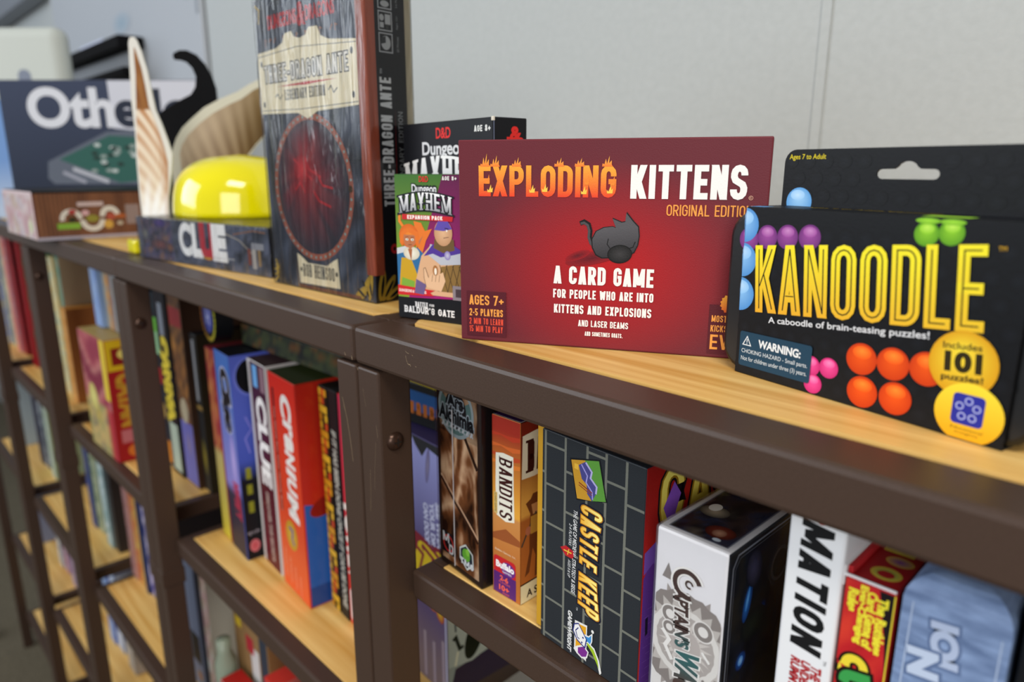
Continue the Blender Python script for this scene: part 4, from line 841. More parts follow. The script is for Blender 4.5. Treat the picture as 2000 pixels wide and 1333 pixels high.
a.poly(pz((22.6, -50.7), (32.5, -48.0), (37.5, -69.0), (27.4, -71.2)), '#c9962e'); a.poly(pz((32.5, -48.0), (42.0, -45.4), (47.4, -65.8), (37.5, -69.0)), '#5d9a3e')
a.poly(pz((28, -52), (33, -48.6), (37.6, -52), (36.6, -56), (41, -59), (41, -63), (38, -69), (34.5, -66), (34, -61), (30.5, -59)), '#4a4a8c')
a.line(pz((33, -49), (37.4, -53), (36.6, -56.6), (41, -60), (40.6, -64)), 1.1, '#b9b4e4'); a.line(pz((30, -51), (34.4, -56), (33.6, -60), (38, -64), (38.4, -68)), .8, '#a49ee0'); a.rect(25, 113.6, 28, 116.6, '#e8b840'); a.line(pz((28.5, -61.6), (38, -64.4)), .7, '#8c3a22'); a.line(pz((28.5, -63.0), (38, -65.8)), .5, '#8c3a22')
yw = lambda u, v: mix('#f0a81c', '#fff08a', (u - 29) / 14)
a.sign('CASTLE KEEP', 30.8, 95.4, 62.4, 12.2, 1.7, yw, rot=-90.6, gap=1.6, shear=.1, under=[(4.2, '#15182c'), (2.7, '#b4761a')], warp=lambda f, v, u: (u, v * (1.25 - .25 * math.sin(math.pi * f))))
a.text('THE GAME OF MEDIEVAL STRATEGY & SIEGE', 26.4, 64.6, 50.2, 2.7, '#d9dadb', rot=-90.8, shear=.2, bold=.02)
a.text('2-4 PLAYERS', 23.2, 74.2, 13, 2.0, '#d0d2d4', rot=-90.8, shear=.2, bold=.01); a.text('AGES 8 & UP', 22.8, 53.6, 10.8, 2.0, '#d0d2d4', rot=-90.8, shear=.2, bold=.01)
a.poly([(15.8, 63.8), (20, 66.4), (25.6, 65.4), (26.0, 62.2), (25.0, 60.4), (20, 60.2)], '#b8252c'); a.line([(18.4, 63.2), (24.4, 63.4)], .7, '#e0c040'); a.line([(21.4, 61.4), (22.4, 65.2)], .6, '#e0c040')
a.text('TM', 29.4, 32, 2, 1.2, '#d0d2d4', rot=-90)
a.text('GAMEWRIGHT', 24.3, 15.2, 25.4, 2.9, '#dcdddd', rot=-90.4, bold=.05, shear=.15)
# jester mark of the publisher
a.poly([(28.2, 24.4), (37.4, 25.6), (37.2, 3.0), (28.0, 6.0)], '#e2e2e0'); a.poly([(29.2, 23.2), (36.6, 24.2), (36.4, 4.6), (29.0, 7.2)], '#e2a422')
a.poly([(34, 19), (38.6, 19.8), (41.4, 23.0), (41.4, 18), (40, 14), (34.8, 13)], '#e8e8e6'); a.poly([(34.6, 18.2), (38.8, 19.0), (40.6, 21.4), (40.6, 17.6), (39.4, 14.4), (35, 13.8)], '#3f8ed0'); a.ell(41.4, 24.0, 1, 1, '#e8e8e6')
a.poly([(36.6, 15), (41.4, 12), (45, 7), (47.4, .8), (48.6, 2.4), (46.6, 9), (43, 14.6), (38, 16)], '#e8e8e6'); a.poly([(37.2, 14.4), (41.4, 11), (45.2, 6), (46.8, 3.4), (45.6, 8.6), (42.6, 13.4), (38, 15.4)], '#9fc02c')
a.poly([(30, 9), (35, 12.4), (39, 10), (38, 5.6), (34, 3.2), (30, 4.4), (27.6, 6.2)], '#e8e8e6'); a.poly([(31, 8.6), (35, 11.2), (38.2, 9.4), (37.2, 6), (34, 4.2), (31, 5.2)], '#7a2f8c')
a.poly([(27.6, 22), (31, 24), (37.6, 17), (36.4, 10.6), (30, 12.6), (26.6, 17.4)], '#28307c'); a.poly([(28.2, 21.6), (31, 23.2), (36.8, 16.8), (35.8, 11.6), (30.4, 13.4), (27.4, 17.6)], '#ececec'); a.ell(34.6, 16.6, .6, .6, '#28307c'); a.ell(33.8, 13.2, .6, .6, '#28307c'); a.line([(31, 21), (29, 18.4), (30.4, 14.8), (32, 14.4)], .6, '#28307c')
a.obj('spine_lettering', LINEN, root)
a = Art(fr['right'])
a.grid(.6, .6, 271, 128.4, 20, 12, lambda u, v: mix('#b82018', '#8c1410', (v - 40) / 90) if v > 60 else mix('#d64a22', '#b82a1c', v / 60))
a.poly([(1, .6), (1, 70), (10, 84), (16, 74), (13, 60), (20, 58), (24, 40), (30, 44), (44, 30), (80, 30), (120, .6)], '#5a2f86')
for j in range(12):
    for i in range(7):
        u = 3 + i * 4.6 + (2.3 if j % 2 else 0); v = 4 + j * 4.3
        if u < 24 - j * .6: a.line([(u, v), (u + 3.9, v)], .22, '#7a52a6'); a.z -= a.step
a.poly([(1, 84), (9.8, 87.5), (15, 74), (8, 76), (1, 72)], '#6e4aa4'); a.poly([(9.8, 87.5), (11, 78), (15.2, 74)], '#c9b4e0')
for u, v in ((4, 46), (11, 30), (14, 58)): a.poly([(u, v), (u + 2, v + 1), (u + 2.4, v - 9), (u + .4, v - 10)], '#1a0f28')
a.sign('CASTLE', 12, 93, 130, 31, 4.4, lambda u, v: mix('#b8a02c', '#e8dc6a', (v - 92) / 30), gap=5.5, under=[(9.5, '#120c10'), (6.8, '#8c6a14')])
a.poly([(14, 104), (22, 116), (28, 108), (24, 98), (30, 94), (20, 92)], '#7a4ab0')
a.obj('cover_picture', LINEN, root)

# white box with skyship emblem
root, fr, _ = pbox('adventure_game_box', 'shrink-wrapped white box with grey gear emblem and a dark picture side', 'game box', .2205, .0200, ZA, 0.0, .0364, .1020, .1085, '#e8e8ee', {'right': '#16161d', 'top': '#d4d4da'}, r=.0016)
a = Art(fr['front']); S = 169.5
a.poly([(7.2, 92.4), (4.2, 84.5), (10.2, 84)], '#8b8584'); 
for k in range(5): pass
a.rect(1.2, 4, 35, 68, '#e4e2e2')
def gear(cx, cy, r0, r1, c): 
    P = []
    for i in range(44): an = R(i * 360 / 44); rr = r1 if i % 2 else r0; P.append((min(35.2, max(1.2, cx + rr * math.cos(an))), cy + rr * math.sin(an)))
    a.put([(cx, cy)] + P, [(0, i + 1, (i + 1) % 44 + 1) for i in range(44)], c)
for k in range(8):
    an = R(k * 45 + 22); a.poly([(max(1.2, min(35.2, 18 + 29 * math.cos(an))), 55 + 29 * math.sin(an)), (max(1.2, min(35.2, 18 + 20 * math.cos(an + .2))), 55 + 20 * math.sin(an + .2)), (max(1.2, min(35.2, 18 + 20 * math.cos(an - .2))), 55 + 20 * math.sin(an - .2))], '#a39c9a')
gear(18, 55, 25.5, 26.5, '#8f8886'); gear(18, 55, 18.5, 23.5, '#c4bfbc'); gear(18, 55, 18.0, 18.3, '#e2e0de'); gear(18, 55, 15.0, 15.3, '#b4aeac'); gear(18, 55, 8, 14.2, '#d2cdca'); gear(18, 55, 8.0, 8.2, '#bdb6b4')
for u, v, r_ in ((9.6, 67, 4.2), (26.8, 66, 4.6), (9.5, 60, 3.2), (27.5, 30, 4)):
    a.ell(u, v, r_ + .7, r_ + .7, '#e8e6e5'); a.ring(u, v, r_ * .55, r_, '#8c8684'); 
a.obj('gear_emblem', SATIN, root)
a = Art(fr['front'], lift=.0004)
def mul(u, v): return mix('#5a3a34', '#3c6a6c', (math.sin(v * .16) * .5 + .5)) if v < 60 else '#4c3c3a'
for off, cl in ((1.5, '#f0efee'), (0, mul)):
    a.ring(17.5, 85.5, 5.2 - off * .5, 7.6 + off * .7, cl, 20, 290, 24); a.ring(18.5, 86, 1.2, 2.2 + off * .3, cl, 0, 300, 14)
    a.text('APTAIN\'S', 15.8, 67.5, 29, 7.0, cl, rot=-86, bold=.04 + off * .05); a.text('WAGER', 19.5, 36, 32, 10.5, cl, rot=-92, bold=.06 + off * .04)
a.line([(6, 58), (10, 54), (8, 50), (12, 44)], 2, '#f0efee'); a.line([(27, 56), (31, 52)], 1.4, '#f0efee'); a.line([(28, 42), (33, 38)], 1.4, '#8c8684')
a.obj('title_lettering', SATIN, root)
a = Art(fr['right'])
a.grid(1.5, 1.5, 100.5, 107, 30, 30, speck(41, ['#0c0e14', '#191c2a', '#141a20', '#2a2620', '#10131c'], .05, .05))
a.line([(4, 2), (4, 100), (8, 105), (100, 105)], .8, '#8c8f9a'); a.line([(6, 2), (6, 99), (10, 103), (100, 103)], .4, '#5a5c66')
a.ell(20, 76, 3.6, 9.5, '#2f7fd8', '#183a78', rot=-12); a.ell(20, 78, 1.4, 6, '#7cc4ff', '#3a8ae0', rot=-12); a.ell(18, 47, 5, 5, '#2a6cd0', '#141c40'); a.ell(18, 47, 2.4, 2.6, '#a8d8ff', '#4a90e4'); a.ell(36, 66, 3.6, 4.6, '#1c4690', '#10162c')
a.ring(50, 84, 7, 9, '#4a4648', 30, 330); a.ring(50, 84, 10, 11, '#34343c'); a.ell(28, 62, 12, 8, '#2a3226', '#14181c'); a.ell(24, 92, 7, 10, '#4c4a66', '#1e1f2e', rot=20); a.ell(60, 40, 10, 14, '#3a3a24', '#14181c')
a.obj('cover_picture', GLOSS, root)
a = Art(fr['top']); a.grid(4, 4, 33, 98, 10, 24, speck(42, ['#131520', '#27304a', '#3a2c2c', '#11131c', '#5a5048'], .09, .06)); a.line([(4, 4), (33, 4), (33, 98), (4, 98)], .7, '#6c7080', closed=True)
a.ell(24, 14, 7, 6, '#8c3a2c', '#4a1c18'); a.ell(24, 13, 3.2, 3.4, '#c9967a', '#8a5a46'); a.ell(12, 30, 7, 6, '#b4a48c', '#4a4640'); a.ell(10, 34, 3, 4, '#ece8e0'); a.ell(26, 7, 2, 1.4, '#c9d4e0')
a.obj('lid_picture', GLOSS, root)
b = Buf(); rbox(b, -.0006, -.0008, -.0001, .0370, .1028, .1092, .0014, '#ffffff'); b.obj('shrink_wrap', WRAP_THIN, root)

root, fr, _ = pbox('card_game_box', 'plain white upright box with large slanted black letters reading downward', 'game box', .2805, .0200, ZA, 0.0, .0216, .10, .1380, '#e2e4e8', r=.0012)
a = Art(fr['front']); 
a.sign('MATION', 4.9, 136.6, 54.4, 12.4, 2.9, '#17181a', rot=-90, gap=1.6, shear=.14)
a.text('TM', 19, 79.6, 2, 1.2, '#333333', rot=-90)
a.text('THE', 16.2, 72.8, 6.4, 3.6, '#a82228', rot=-90, bold=.05, shear=.15); a.text('UNDERCUT', 12.0, 66.6, 19.6, 3.4, '#a82228', rot=-90, bold=.05, shear=.15); a.text('RUMMY GAME', 7.9, 63.4, 26, 3.4, '#a82228', rot=-90, bold=.05, shear=.15)
a.ell(12, 136.9, 1.6, .8, '#a82228')
a.obj('spine_lettering', SATIN, root)

root, fr, _ = pbox('card_game_box', 'small red box with yellow rules slogan and an open white-edged lid flap', 'game box', .3033, .0200, ZA, 0.0, .0175, .070, .1195, '#a81c20', {'front': '#b01c22'}, r=.0006)
a = Art(fr['front']); a.grid(.4, .4, 17.1, 119, 6, 30, speck(51, ['#8c1218', '#c0242a', '#b82026', '#d03a2c'], .12, .05)); a.poly([(12, 119), (17.1, 119), (17.1, 84), (15.6, 100)], '#1a1416'); a.rect(17.0, 40, 17.5, 119, '#d8c838')
for u, v, t_, L_ in ((13.6, 104.6, 'The Ruthless', 23), (9.9, 105.4, 'Card Game of', 23), (6.6, 106.4, 'Ever-Changing', 24), (3.4, 111.2, 'Rules', 9)): a.text(t_, u, v, L_, 3.2, '#e8dc3a', rot=-90, bold=.06)
for k, (ch, c) in enumerate(zip('QUAO', ('#e8d23a', '#3a9a4c', '#a04ab0', '#3a8ad0'))): a.text(ch, 6.2 + k * 1.6, 84 - k * 7.0, 8.0, 9.0, c, rot=-80, bold=.1, outline='#18120c', ow=.1)
a.obj('front_print', SATIN, root)
a = Art(fr['top']); a.rect(.6, .6, 17, 69, '#9c161c'); a.ell(10, 12, 5.4, 5, '#3a8a4c', '#c9b03a'); a.ell(10, 11.5, 3, 2.6, '#9c161c'); a.ell(11, 24, 5, 4, '#7a3a9a', '#c9a03a'); a.rect(3, 30, 14, 33, '#d8c838'); a.obj('top_print', SATIN, root)
b = Buf(); rbox(b, -.0014, .0006, .1192, .0172, .0016, .1204, .0003, '#d8d6d8'); rbox(b, -.0016, .001, .1150, -.0006, .060, .1232, .0003, '#dcdadc'); rbox(b, -.0006, .003, .119, .0012, .060, .1226, .0003, '#b8242a'); b.obj('white_flap_edge', MATTE, root)

DEN = noise_mat('faded_blue_denim_print', '#51678f', '#8ea6cf', 60, .6, .35, (1, 1, 3.5), detail=9)
root = empty('denim_game_box', (.3228, .0200, ZA), 0, 'rounded blue denim-look box with pale embossed letters, lower right corner', 'game box')
b = Buf(); bm = bmesh.new(); bmesh.ops.create_cube(bm, size=1)
for v in bm.verts: v.co = Vector(((v.co.x + .5) * .0325, (v.co.y + .5) * .15, (v.co.z + .5) * .1300))
bmesh.ops.bevel(bm, geom=[e for e in bm.edges if e.verts[0].co.z > .1 and e.verts[1].co.z > .1], offset=.009, segments=5, profile=.5, affect='EDGES'); bm.verts.index_update()
b.add([tuple(v.co) for v in bm.verts], [tuple(v.index for v in f.verts) for f in bm.faces], lin('#7088b4')); bm.free(); b.obj('box_body', DEN, root, smooth=False)
a = Art(FR['front'](.0325, .15, .13)); a.text('IOI', 14.5, 108, 15, 7.4, '#aebcd8', rot=-84, bold=.06, outline='#5c7096', ow=.08); a.text('N', 9.0, 98, 9, 8.5, '#bac8e0', rot=-84, bold=.06, outline='#5c7096', ow=.08); a.line([(2, 3), (3.4, 120)], .5, '#a8b8d4'); a.line([(30, 3), (30, 118)], .5, '#a8b8d4'); a.obj('embossed_lettering', SATIN, root)
root, fr, _ = pbox('card_game_box', 'black box with thin white lines cut off by the right edge', 'game box', .3575, .022, ZA, 0, .045, .16, .128, '#14161a', r=.001)
a = Art(fr['front']); a.line([(3, 2), (7, 60), (5, 110)], .6, '#8a8e98'); a.line([(8, 40), (30, 44)], .4, '#8a8e98'); a.obj('front_print', SATIN, root)

# ================================================================= second unit: items seen under its top
ZB = -.3495
# face-cards box with yellow logo standing beside the post, two flat boxes on it
root, fr, _ = pbox('party_game_box', 'purple box with white slogan and yellow logo behind the near post', 'game box', -.1320, .0980, ZB, -4, .106, .24, .232, '#443a68', r=.001)
a = Art(fr['front']); a.grid(.6, .6, 107, 231, 8, 16, lambda u, v: mix('#4a3f6c', '#9a9cd4', (v - 130) / 90) if v > 130 else mix('#6a5a5e', '#453a66', (v - 20) / 60))
a.poly([(60, 231), (107, 231), (107, 222), (84, 226), (76, 216), (66, 224)], '#2a2c30'); a.ell(84, 210, 3, 16, '#8c86a0', '#6a6490', rot=-8)
for k, t_ in enumerate(('SEE WHAT', 'YOUR DICE', 'CAN DOODLE!')): a.text(t_, 98 - k * 9, 158 - k * 3, 46, 6.2, '#c9cbe4', rot=-88, bold=.05)
for k, ch in enumerate('S!dU'): a.text(ch, 98 - k * 14, 122 - k * 3, 15, 22, '#d2b422', rot=-20, bold=.12, outline='#7c2230', ow=.12)
a.ell(86, 84, 7, 8, '#c9a820', '#8c2a2c'); a.ell(96, 80, 6, 10, '#c9a820', '#8c2a2c', rot=20); a.rect(70, 4, 74, 50, '#8a7c88'); a.rect(84, 4, 88, 46, '#8a7c88'); a.rect(98, 4, 102, 54, '#8a7c88'); a.rect(103.6, .8, 105.6, 231, '#a4a4bc')
a.obj('front_print', SATIN, root)
a = Art(fr['right']); a.rect(.6, .6, 239, 231, '#8a968f'); a.poly([(.6, .6), (239, .6), (239, 60), (60, 44), (44, 29), (8, 26), (3, 8)], '#2c2238')
a.poly([(1, 30), (8, 29), (26, 26), (42, 30), (54, 50), (60, 120), (1, 120)], '#a3afa6'); a.ell(29, 49, 9.5, 21, '#081208', '#0c180c', rot=-18); a.line([(6, 55), (9, 57), (11, 50), (13, 44), (17, 45)], 3.4, '#101c12'); a.line([(8, 29), (11, 42)], 2.4, '#d0d4ba'); a.line([(8, 80), (9, 62)], 1.6, '#26303c')
a.obj('side_print', SATIN, root)
root, fr, _ = pbox('flat_game_box', 'flat black and blue box with orange letters lying on the purple box', 'game box', -.158, .103, ZB + .2335, 3, .128, .235, .037, '#0c0d10', r=.001)
a = Art(fr['front']); a.rect(1, 12, 127, 30, '#1c4c84'); a.sign('TRIBUTE', 68, 9, 58, 11, 5, '#a85a1c', gap=3); a.obj('front_print', SATIN, root)
root, fr, _ = pbox('flat_game_box', 'flat yellow box with red and black card suits topping the pile', 'game box', -.150, .104, ZB + .2720, -1, .120, .225, .036, '#8a7a12', {'top': '#1a0c0c'}, r=.001)
a = Art(fr['front']); a.rect(1, 1, 119, 34, '#a08e14')
for i in range(8): a.ell(12 + i * 14, 17, 3.6, 5.6, '#7c1c18' if i % 2 else '#14160f', n=4 if i % 2 else 10)
a.obj('front_print', SATIN, root)

root, fr, cr_body = pbox('trivia_game_box', 'thick bright red box with white spine lettering and red and blue side', 'game box', -.294, .074, ZB, -4.5, .0690, .262, .2450, '#15161a', {'front': '#c92a1c', 'right': '#b02418', 'top': '#2a3216'}, r=.0012)
a = Art(fr['front']); a.rect(1.5, 1.5, 68.4, 243.5, lambda u, v: mix('#e0542a', '#cc281e', v / 90))
S = 349.5
for k, (ch, sz) in enumerate(zip('CRANIUM', (26, 15, 15, 16, 12, 15, 22))): pass
pos = [('C', 43, 214, 24, 22), ('r', 45, 193, 13, 18), ('a', 45, 177, 14, 18), ('N', 45, 159, 16, 20), ('i', 45, 144, 7, 20), ('U', 45, 129, 16, 20), ('M', 44, 105, 26, 22)]
for ch, u, v, ww, hh in pos: a.text(ch, u, v, ww, hh, '#e9e4e0', rot=-88, bold=.055, shear=.15)
a.rect(10, 92, 14.4, 229, '#20161a'); a.text('The Game For Your Whole Brain', 12.2, 150, 118, 3.0, '#d8b0a0', rot=-90)
a.ell(33, 70, 15, 17, '#d2a63a', '#b98a24'); a.line([(28, 78), (36, 76), (34, 66), (38, 60)], 3.4, '#2c4a96')
for k in range(4): a.text('play the game with a pile of friends'[:20 + k], 12 + k * 12, 30 - k * 5, 34 - k * 3, 5, '#e8a890', rot=-90)
a.obj('spine_print', GLOSS, root)
a = Art(fr['right']); a.rect(1.4, 1.5, 260, 243, '#bc281a'); a.rect(1.4, 1.5, 260, 118, '#2a5cae'); a.poly([(1.4, 118), (14, 121), (34, 136), (60, 150), (60, 116), (30, 110)], '#bc281a'); a.ell(24, 112, 18, 10, '#8c1c16', rot=20); a.rect(1.4, 1.5, 260, 24, '#20448c'); a.obj('side_print', GLOSS, root)

root, fr, _ = pbox('mystery_game_box', 'maroon box with big white spine letters, left of the thick red box', 'game box', -.3555, .0800, ZB, -4.5, .0520, .262, .2455, '#d9d4d4', {'top': '#3c2a2c'}, r=.001)
a = Art(fr['front']); a.rect(8, 1, 51, 244, lambda u, v: mix('#5c1420', '#3a1024', (v - 60) / 160)); a.rect(15, 216, 28, 241, '#6aa4dc'); a.rect(36, 214, 48, 242, '#8a6a74')
a.text('CLUE', 32, 155, 100, 25, '#ebe6e4', rot=-90, bold=.05); a.text('DISCOVER THE SECRETS', 30, 52, 84, 7, '#b09a90', rot=-88, bold=.05); a.text('a classic', 20, 60, 40, 4, '#a05a50', rot=-88)
a.obj('spine_print', SATIN, root)
root, fr, _ = pbox('mystery_game_box', 'blue and purple mystery box with a black moon on its side and dark title strokes', 'game box', -.4120, .0665, ZB, -4.5, .0505, .262, .2480, '#4a64b4', {'right': '#4c5cc0', 'top': '#15161c'}, r=.001)
a = Art(fr['front']); a.grid(1, 1, 50, 247, 6, 20, lambda u, v: mix('#8a80c4', '#3f68b0', (v - 80) / 130) if v > 75 else mix('#2c2430', '#3a3040', v / 75)); a.text('Clue', 31, 192, 70, 24, '#16161c', rot=-88, bold=.08, shear=.2, outline='#b4b4cc', ow=.05); a.ell(34, 118, 8, 34, '#b4a4dc', '#8a80c4')
a.text('MYSTERY', 34, 70, 44, 16, '#a83048', rot=-88, bold=.1); a.obj('spine_print', SATIN, root)
a = Art(fr['right']); a.grid(.6, .6, 120, 247, 10, 20, lambda u, v: mix('#16161c', '#4456b8', (v - 100) / 24) if v < 124 else mix('#4456b8', '#5c6cd0', (v - 124) / 120)); a.ell(22, 222, 19, 23, '#a8b0ec', '#6c7ada'); a.ell(22, 222, 16, 20, '#08080c'); a.line([(12, 176), (18, 160), (10, 150), (14, 132)], 1.4, '#8c88e0')
for k, (v, h_) in enumerate(((108, 14), (88, 12), (66, 14))): a.rect(7, v - h_ / 2, 13, v + h_ / 2, '#8c8c28')
a.text('ages 8+', 10, 34, 14, 5, '#8a8490', bold=.05); a.ell(10, 17, 6, 8, '#c04a54', '#c9707a'); a.obj('side_print', SATIN, root)
root, fr, _ = pbox('game_box', 'slim yellow and red box left of the blue moon box', 'game box', -.4480, .0700, ZB, -4.5, .0300, .26, .2435, '#8a2c38', r=.001)
a = Art(fr['front']); a.grid(.8, .8, 29, 242, 4, 24, lambda u, v: speck(61, ['#8c2434', '#a84a44', '#c98a4c', '#8a1c30'], .1, .03)(u, v) if v > 120 else mix('#d2c23a', '#b8a870', v / 120)); a.obj('front_print', SATIN, root)
root, fr, _ = pbox('game_box', 'slim orange and black chequered box right of the thick red box', 'game box', -.2185, .0900, ZB, -4.5, .0200, .25, .2430, '#15120e', r=.0008)
a = Art(fr['front'])
for i in range(3):
    for j in range(28): a.rect(1 + i * 6, 1 + j * 8.6, 6.6 + i * 6, 8.4 + j * 8.6, ['#c98a1c', '#c4481c', '#d8a82c', '#241a10'][(i * 3 + j * 2 + (i * j) % 3) % 4])
a.obj('front_print', SATIN, root)
root, fr, _ = pbox('game_box', 'slim black box with white lettering beside the orange chequered box', 'game box', -.1965, .0880, ZB, -4.5, .0170, .25, .2440, '#131214', r=.0008)
a = Art(fr['front']); a.text('IF IT HAS BEEN DONE ONCE IT CAN BE DONE', 9, 108, 190, 8, '#a8a69c', rot=-89, bold=.05, shear=.2); a.obj('spine_lettering', SATIN, root)
root, fr, _ = pbox('game_box', 'slim red box with white letters, last before the scratched double post', 'game box', -.1775, .0870, ZB, -4.5, .0230, .25, .2440, '#b82020', r=.0008)
a = Art(fr['front']); a.rect(.8, 1, 23, 243, lambda u, v: mix('#c8301c', '#b82a48', v / 240)); a.text('POWER', 10, 92, 78, 14, '#e0d4cc', rot=-88, bold=.1); a.rrect(3, 5, 20, 42, 5, '#ddd6d6'); a.rect(8, 12, 16, 36, '#c03a3a'); a.ell(16, 170, 5, 12, '#4a5ac0', '#a02a50'); a.obj('spine_print', SATIN, root)
# flat boxes lying on the standing ones
for i, (x, y, w_, d_, z0, h_, c1, c2, lb) in enumerate((
    (-.400, .096, .215, .235, .2505, .024, '#232a20', '#3a4228', 'dark olive flat box lying on the maroon and thick red boxes'),
    (-.405, .100, .225, .230, .2755, .022, '#2c1c14', '#54301c', 'dark brown flat box in the middle of the lying pile'),
    (-.400, .092, .220, .240, .2985, .022, '#101a26', '#1c3440', 'dark teal flat box topmost of the lying pile'))):
    root, fr, _ = pbox('flat_game_box', lb, 'game box', x, y, ZB + z0, 1.5 - i * 2, w_, d_, h_, c1, r=.001)
    a = Art(fr['front']); a.grid(.8, .8, w_ * 1000 - 1, h_ * 1000 - .8, 30, 3, speck(70 + i, [c1, c2, '#15161a', c2, '#5a3a1c'], .05, .15)); a.text(['STRATEGY', 'QUEST', 'TRAVEL'][i], w_ * 500, h_ * 480, 70, 8, c2, bold=.06) if False else None; a.obj('front_print', SATIN, root)

# ---- third unit, upper shelf, seen through the open end of the second
ZC = -.3325
def spine(x, y, w_, d_, h_, ang, cols_, seed, lb, z, group=None, extra=None, cat='game box', fx=.15, fy=.045, right=None):
    root = Buf(); rbox(root, 0, 0, 0, w_, d_, h_, .001, cols_[0], {'right': right or cols_[-1]})
    a = Art(FR['front'](w_, d_, h_), buf=root); a.grid(1, 1, w_ * 1000 - 1, h_ * 1000 - 1, max(3, int(w_ * 160)), 26, speck(seed, cols_, fx, fy))
    if extra: extra(a)
    o = root.obj('game_box', SATIN); o.location = (x, y, z); o.rotation_euler = (0, 0, R(ang)); tag(o, lb, cat, group); return o
G3 = 'boxed games on the upper shelf of the third unit from the right'
spine(-.699, .085, .045, .25, .262, -1, ['#12222a', '#16323a', '#0e1c20'], 1, 'dark green box with a lime label beside the third post', ZC, G3, lambda a: (a.rect(8, 172, 40, 226, '#5ea83c'), a.rect(8, 172, 40, 205, '#86b48a'), a.rect(8, 128, 40, 152, '#8c2428'), a.ell(22, 86, 14, 14, '#a88c4c'), a.rect(6, 6, 42, 40, '#c07a2c')))
spine(-.652, .082, .045, .25, .268, -1, ['#10141a', '#181c22'], 2, 'black box with slanting yellow letters near the third post', ZC, G3, lambda a: (a.rect(14, 206, 30, 252, '#7c8490'), a.text('GAMMA', 22, 142, 118, 25, '#d2be3c', rot=-90, bold=.12), a.rect(8, 6, 40, 78, '#a4b4a4')))
spine(-.604, .084, .048, .25, .270, -1, ['#5c4432', '#8a5a34', '#3a2c28', '#a87238', '#4a3428'], 3, 'brown patterned box with a lavender foot, right of the yellow lettered one', ZC, G3, lambda a: (a.rect(2, 226, 46, 252, '#8c2c30'), a.rect(2, 2, 46, 92, '#6c6cb4'), a.ell(26, 60, 14, 22, '#8c80a0', '#6c6cb4'), a.ell(22, 108, 14, 18, '#b4a88c')))
spine(-.552, .090, .022, .25, .222, -1, ['#14151a', '#1c1c20', '#2a2418'], 4, 'black box with a silver bar and gold foot, beside the brown patterned one', ZC, G3, lambda a: (a.rect(5, 130, 13, 214, '#8c8c90'), a.rect(2, 118, 20, 124, '#8a6c34'), a.ell(11, 50, 9, 30, '#8c7a24', '#1c1c18')))
root = empty('round_token_tin', (-.438, .074, ZB + .2485), R(-6), 'round blue tin standing on edge with a yellow ring, over the blue moon box', 'tin')
b = Buf(); N = 36; vs = []
for yy in (0, .02):
    for i in range(N): vs.append((.030 * math.cos(2*math.pi*i/N), yy, .0305 + .030 * math.sin(2*math.pi*i/N)))
b.add(vs, [tuple(range(N)), tuple(range(2*N-1, N-1, -1))] + [(i, i + N, (i+1) % N + N, (i+1) % N) for i in range(N)], lin('#15161a')); b.obj('tin_body', SATIN, root)
a = Art(((0, 0, .0305), (1, 0, 0), (0, 0, 1), (0, -1, 0)))
for i in range(26):
    an = 2 * math.pi * i / 26; a.ell(26.5 * math.cos(an), 26.5 * math.sin(an), 3.0, 3.0, mix('#b4b42c', '#a8642c', .5 - .5 * math.cos(an)), n=10)
a.ell(0, 0, 19, 19, '#5a64c0', '#3a4494'); a.sign('H', -8, -9, 16, 18, 4, '#a8b0e0'); a.obj('seal_print', SATIN, root)

# third unit, upper shelf, left of the post
G3b = 'boxes on the left of the third unit from the right'
root, fr, _ = pbox('strategy_game_box', 'blurred red and yellow box in the third bay, with slim boxes resting on it', 'game box', -.857, .029, ZC, 1, .129, .250, .189, '#8c1c22', {'front': '#8e3040', 'right': '#9c1a1e', 'top': '#a08a54'}, r=.0015)
a = Art(fr['front']); a.grid(1, 1, 128, 188, 14, 20, lambda u, v: speck(81, ['#8c3648', '#a8565c', '#b87a74', '#7c2c40'], .02, .02)(u, v) if v > 80 else mix(speck(82, ['#b49c54', '#8c8c60', '#c9a86a', '#6c6c5c'], .03, .04)(u, v), '#a83038', (u - 92) / 18)); a.rect(106, 96, 128, 188, '#d2b83a'); a.ell(40, 86, 22, 22, '#d6d080', '#b8a860'); a.obj('front_print', SATIN, root)
a = Art(fr['right']); a.rect(1, 142, 249, 188, '#c9a81c'); a.rect(8, 150, 60, 176, '#7c1a1a'); a.ell(30, 166, 14, 9, '#d8cc6a'); a.rect(1, 1, 249, 141, '#981a1e'); a.text('CATAN', 24, 96, 78, 24, '#b88a2c', rot=-90, bold=.08); a.rect(8, 30, 50, 50, '#b86a70'); a.ell(26, 16, 12, 10, '#c9702c'); a.obj('side_print', SATIN, root)
spine(-.850, .055, .034, .19, .110, 0, ['#6f8cc8', '#93a8cc', '#8ca8d4'], 88, 'pale blue box at the left of the small row on the red and yellow box', ZC + .1905)
root, fr, _ = pbox('flat_game_box', 'flat bright blue box lying across the row of small boxes', 'game box', -.813, .060, ZC + .2820, 0, .082, .17, .016, '#2a4aa8')
for k, (c, lb) in enumerate((('#9a9484', 'cream'), ('#c98a34', 'amber'), ('#8a5a48', 'brown'), ('#8a8f98', 'grey'), ('#9aa0a8', 'pale grey'), ('#2a2c34', 'black'))):
    o = spine(-.8130 + k * .0140, .062, .0132, .15, .0905, 0, [c, '#8a8a84', c], 90 + k, '%s slim box in the row resting on the red and yellow box' % lb, ZC + .1905, 'slim boxes in a row on the red and yellow box')
spine(-.7265, .060, .016, .22, .262, 0, ['#a02034', '#8c1c2c'], 97, 'thin crimson box against the third post', ZC, G3b)

ZC2 = -.6495
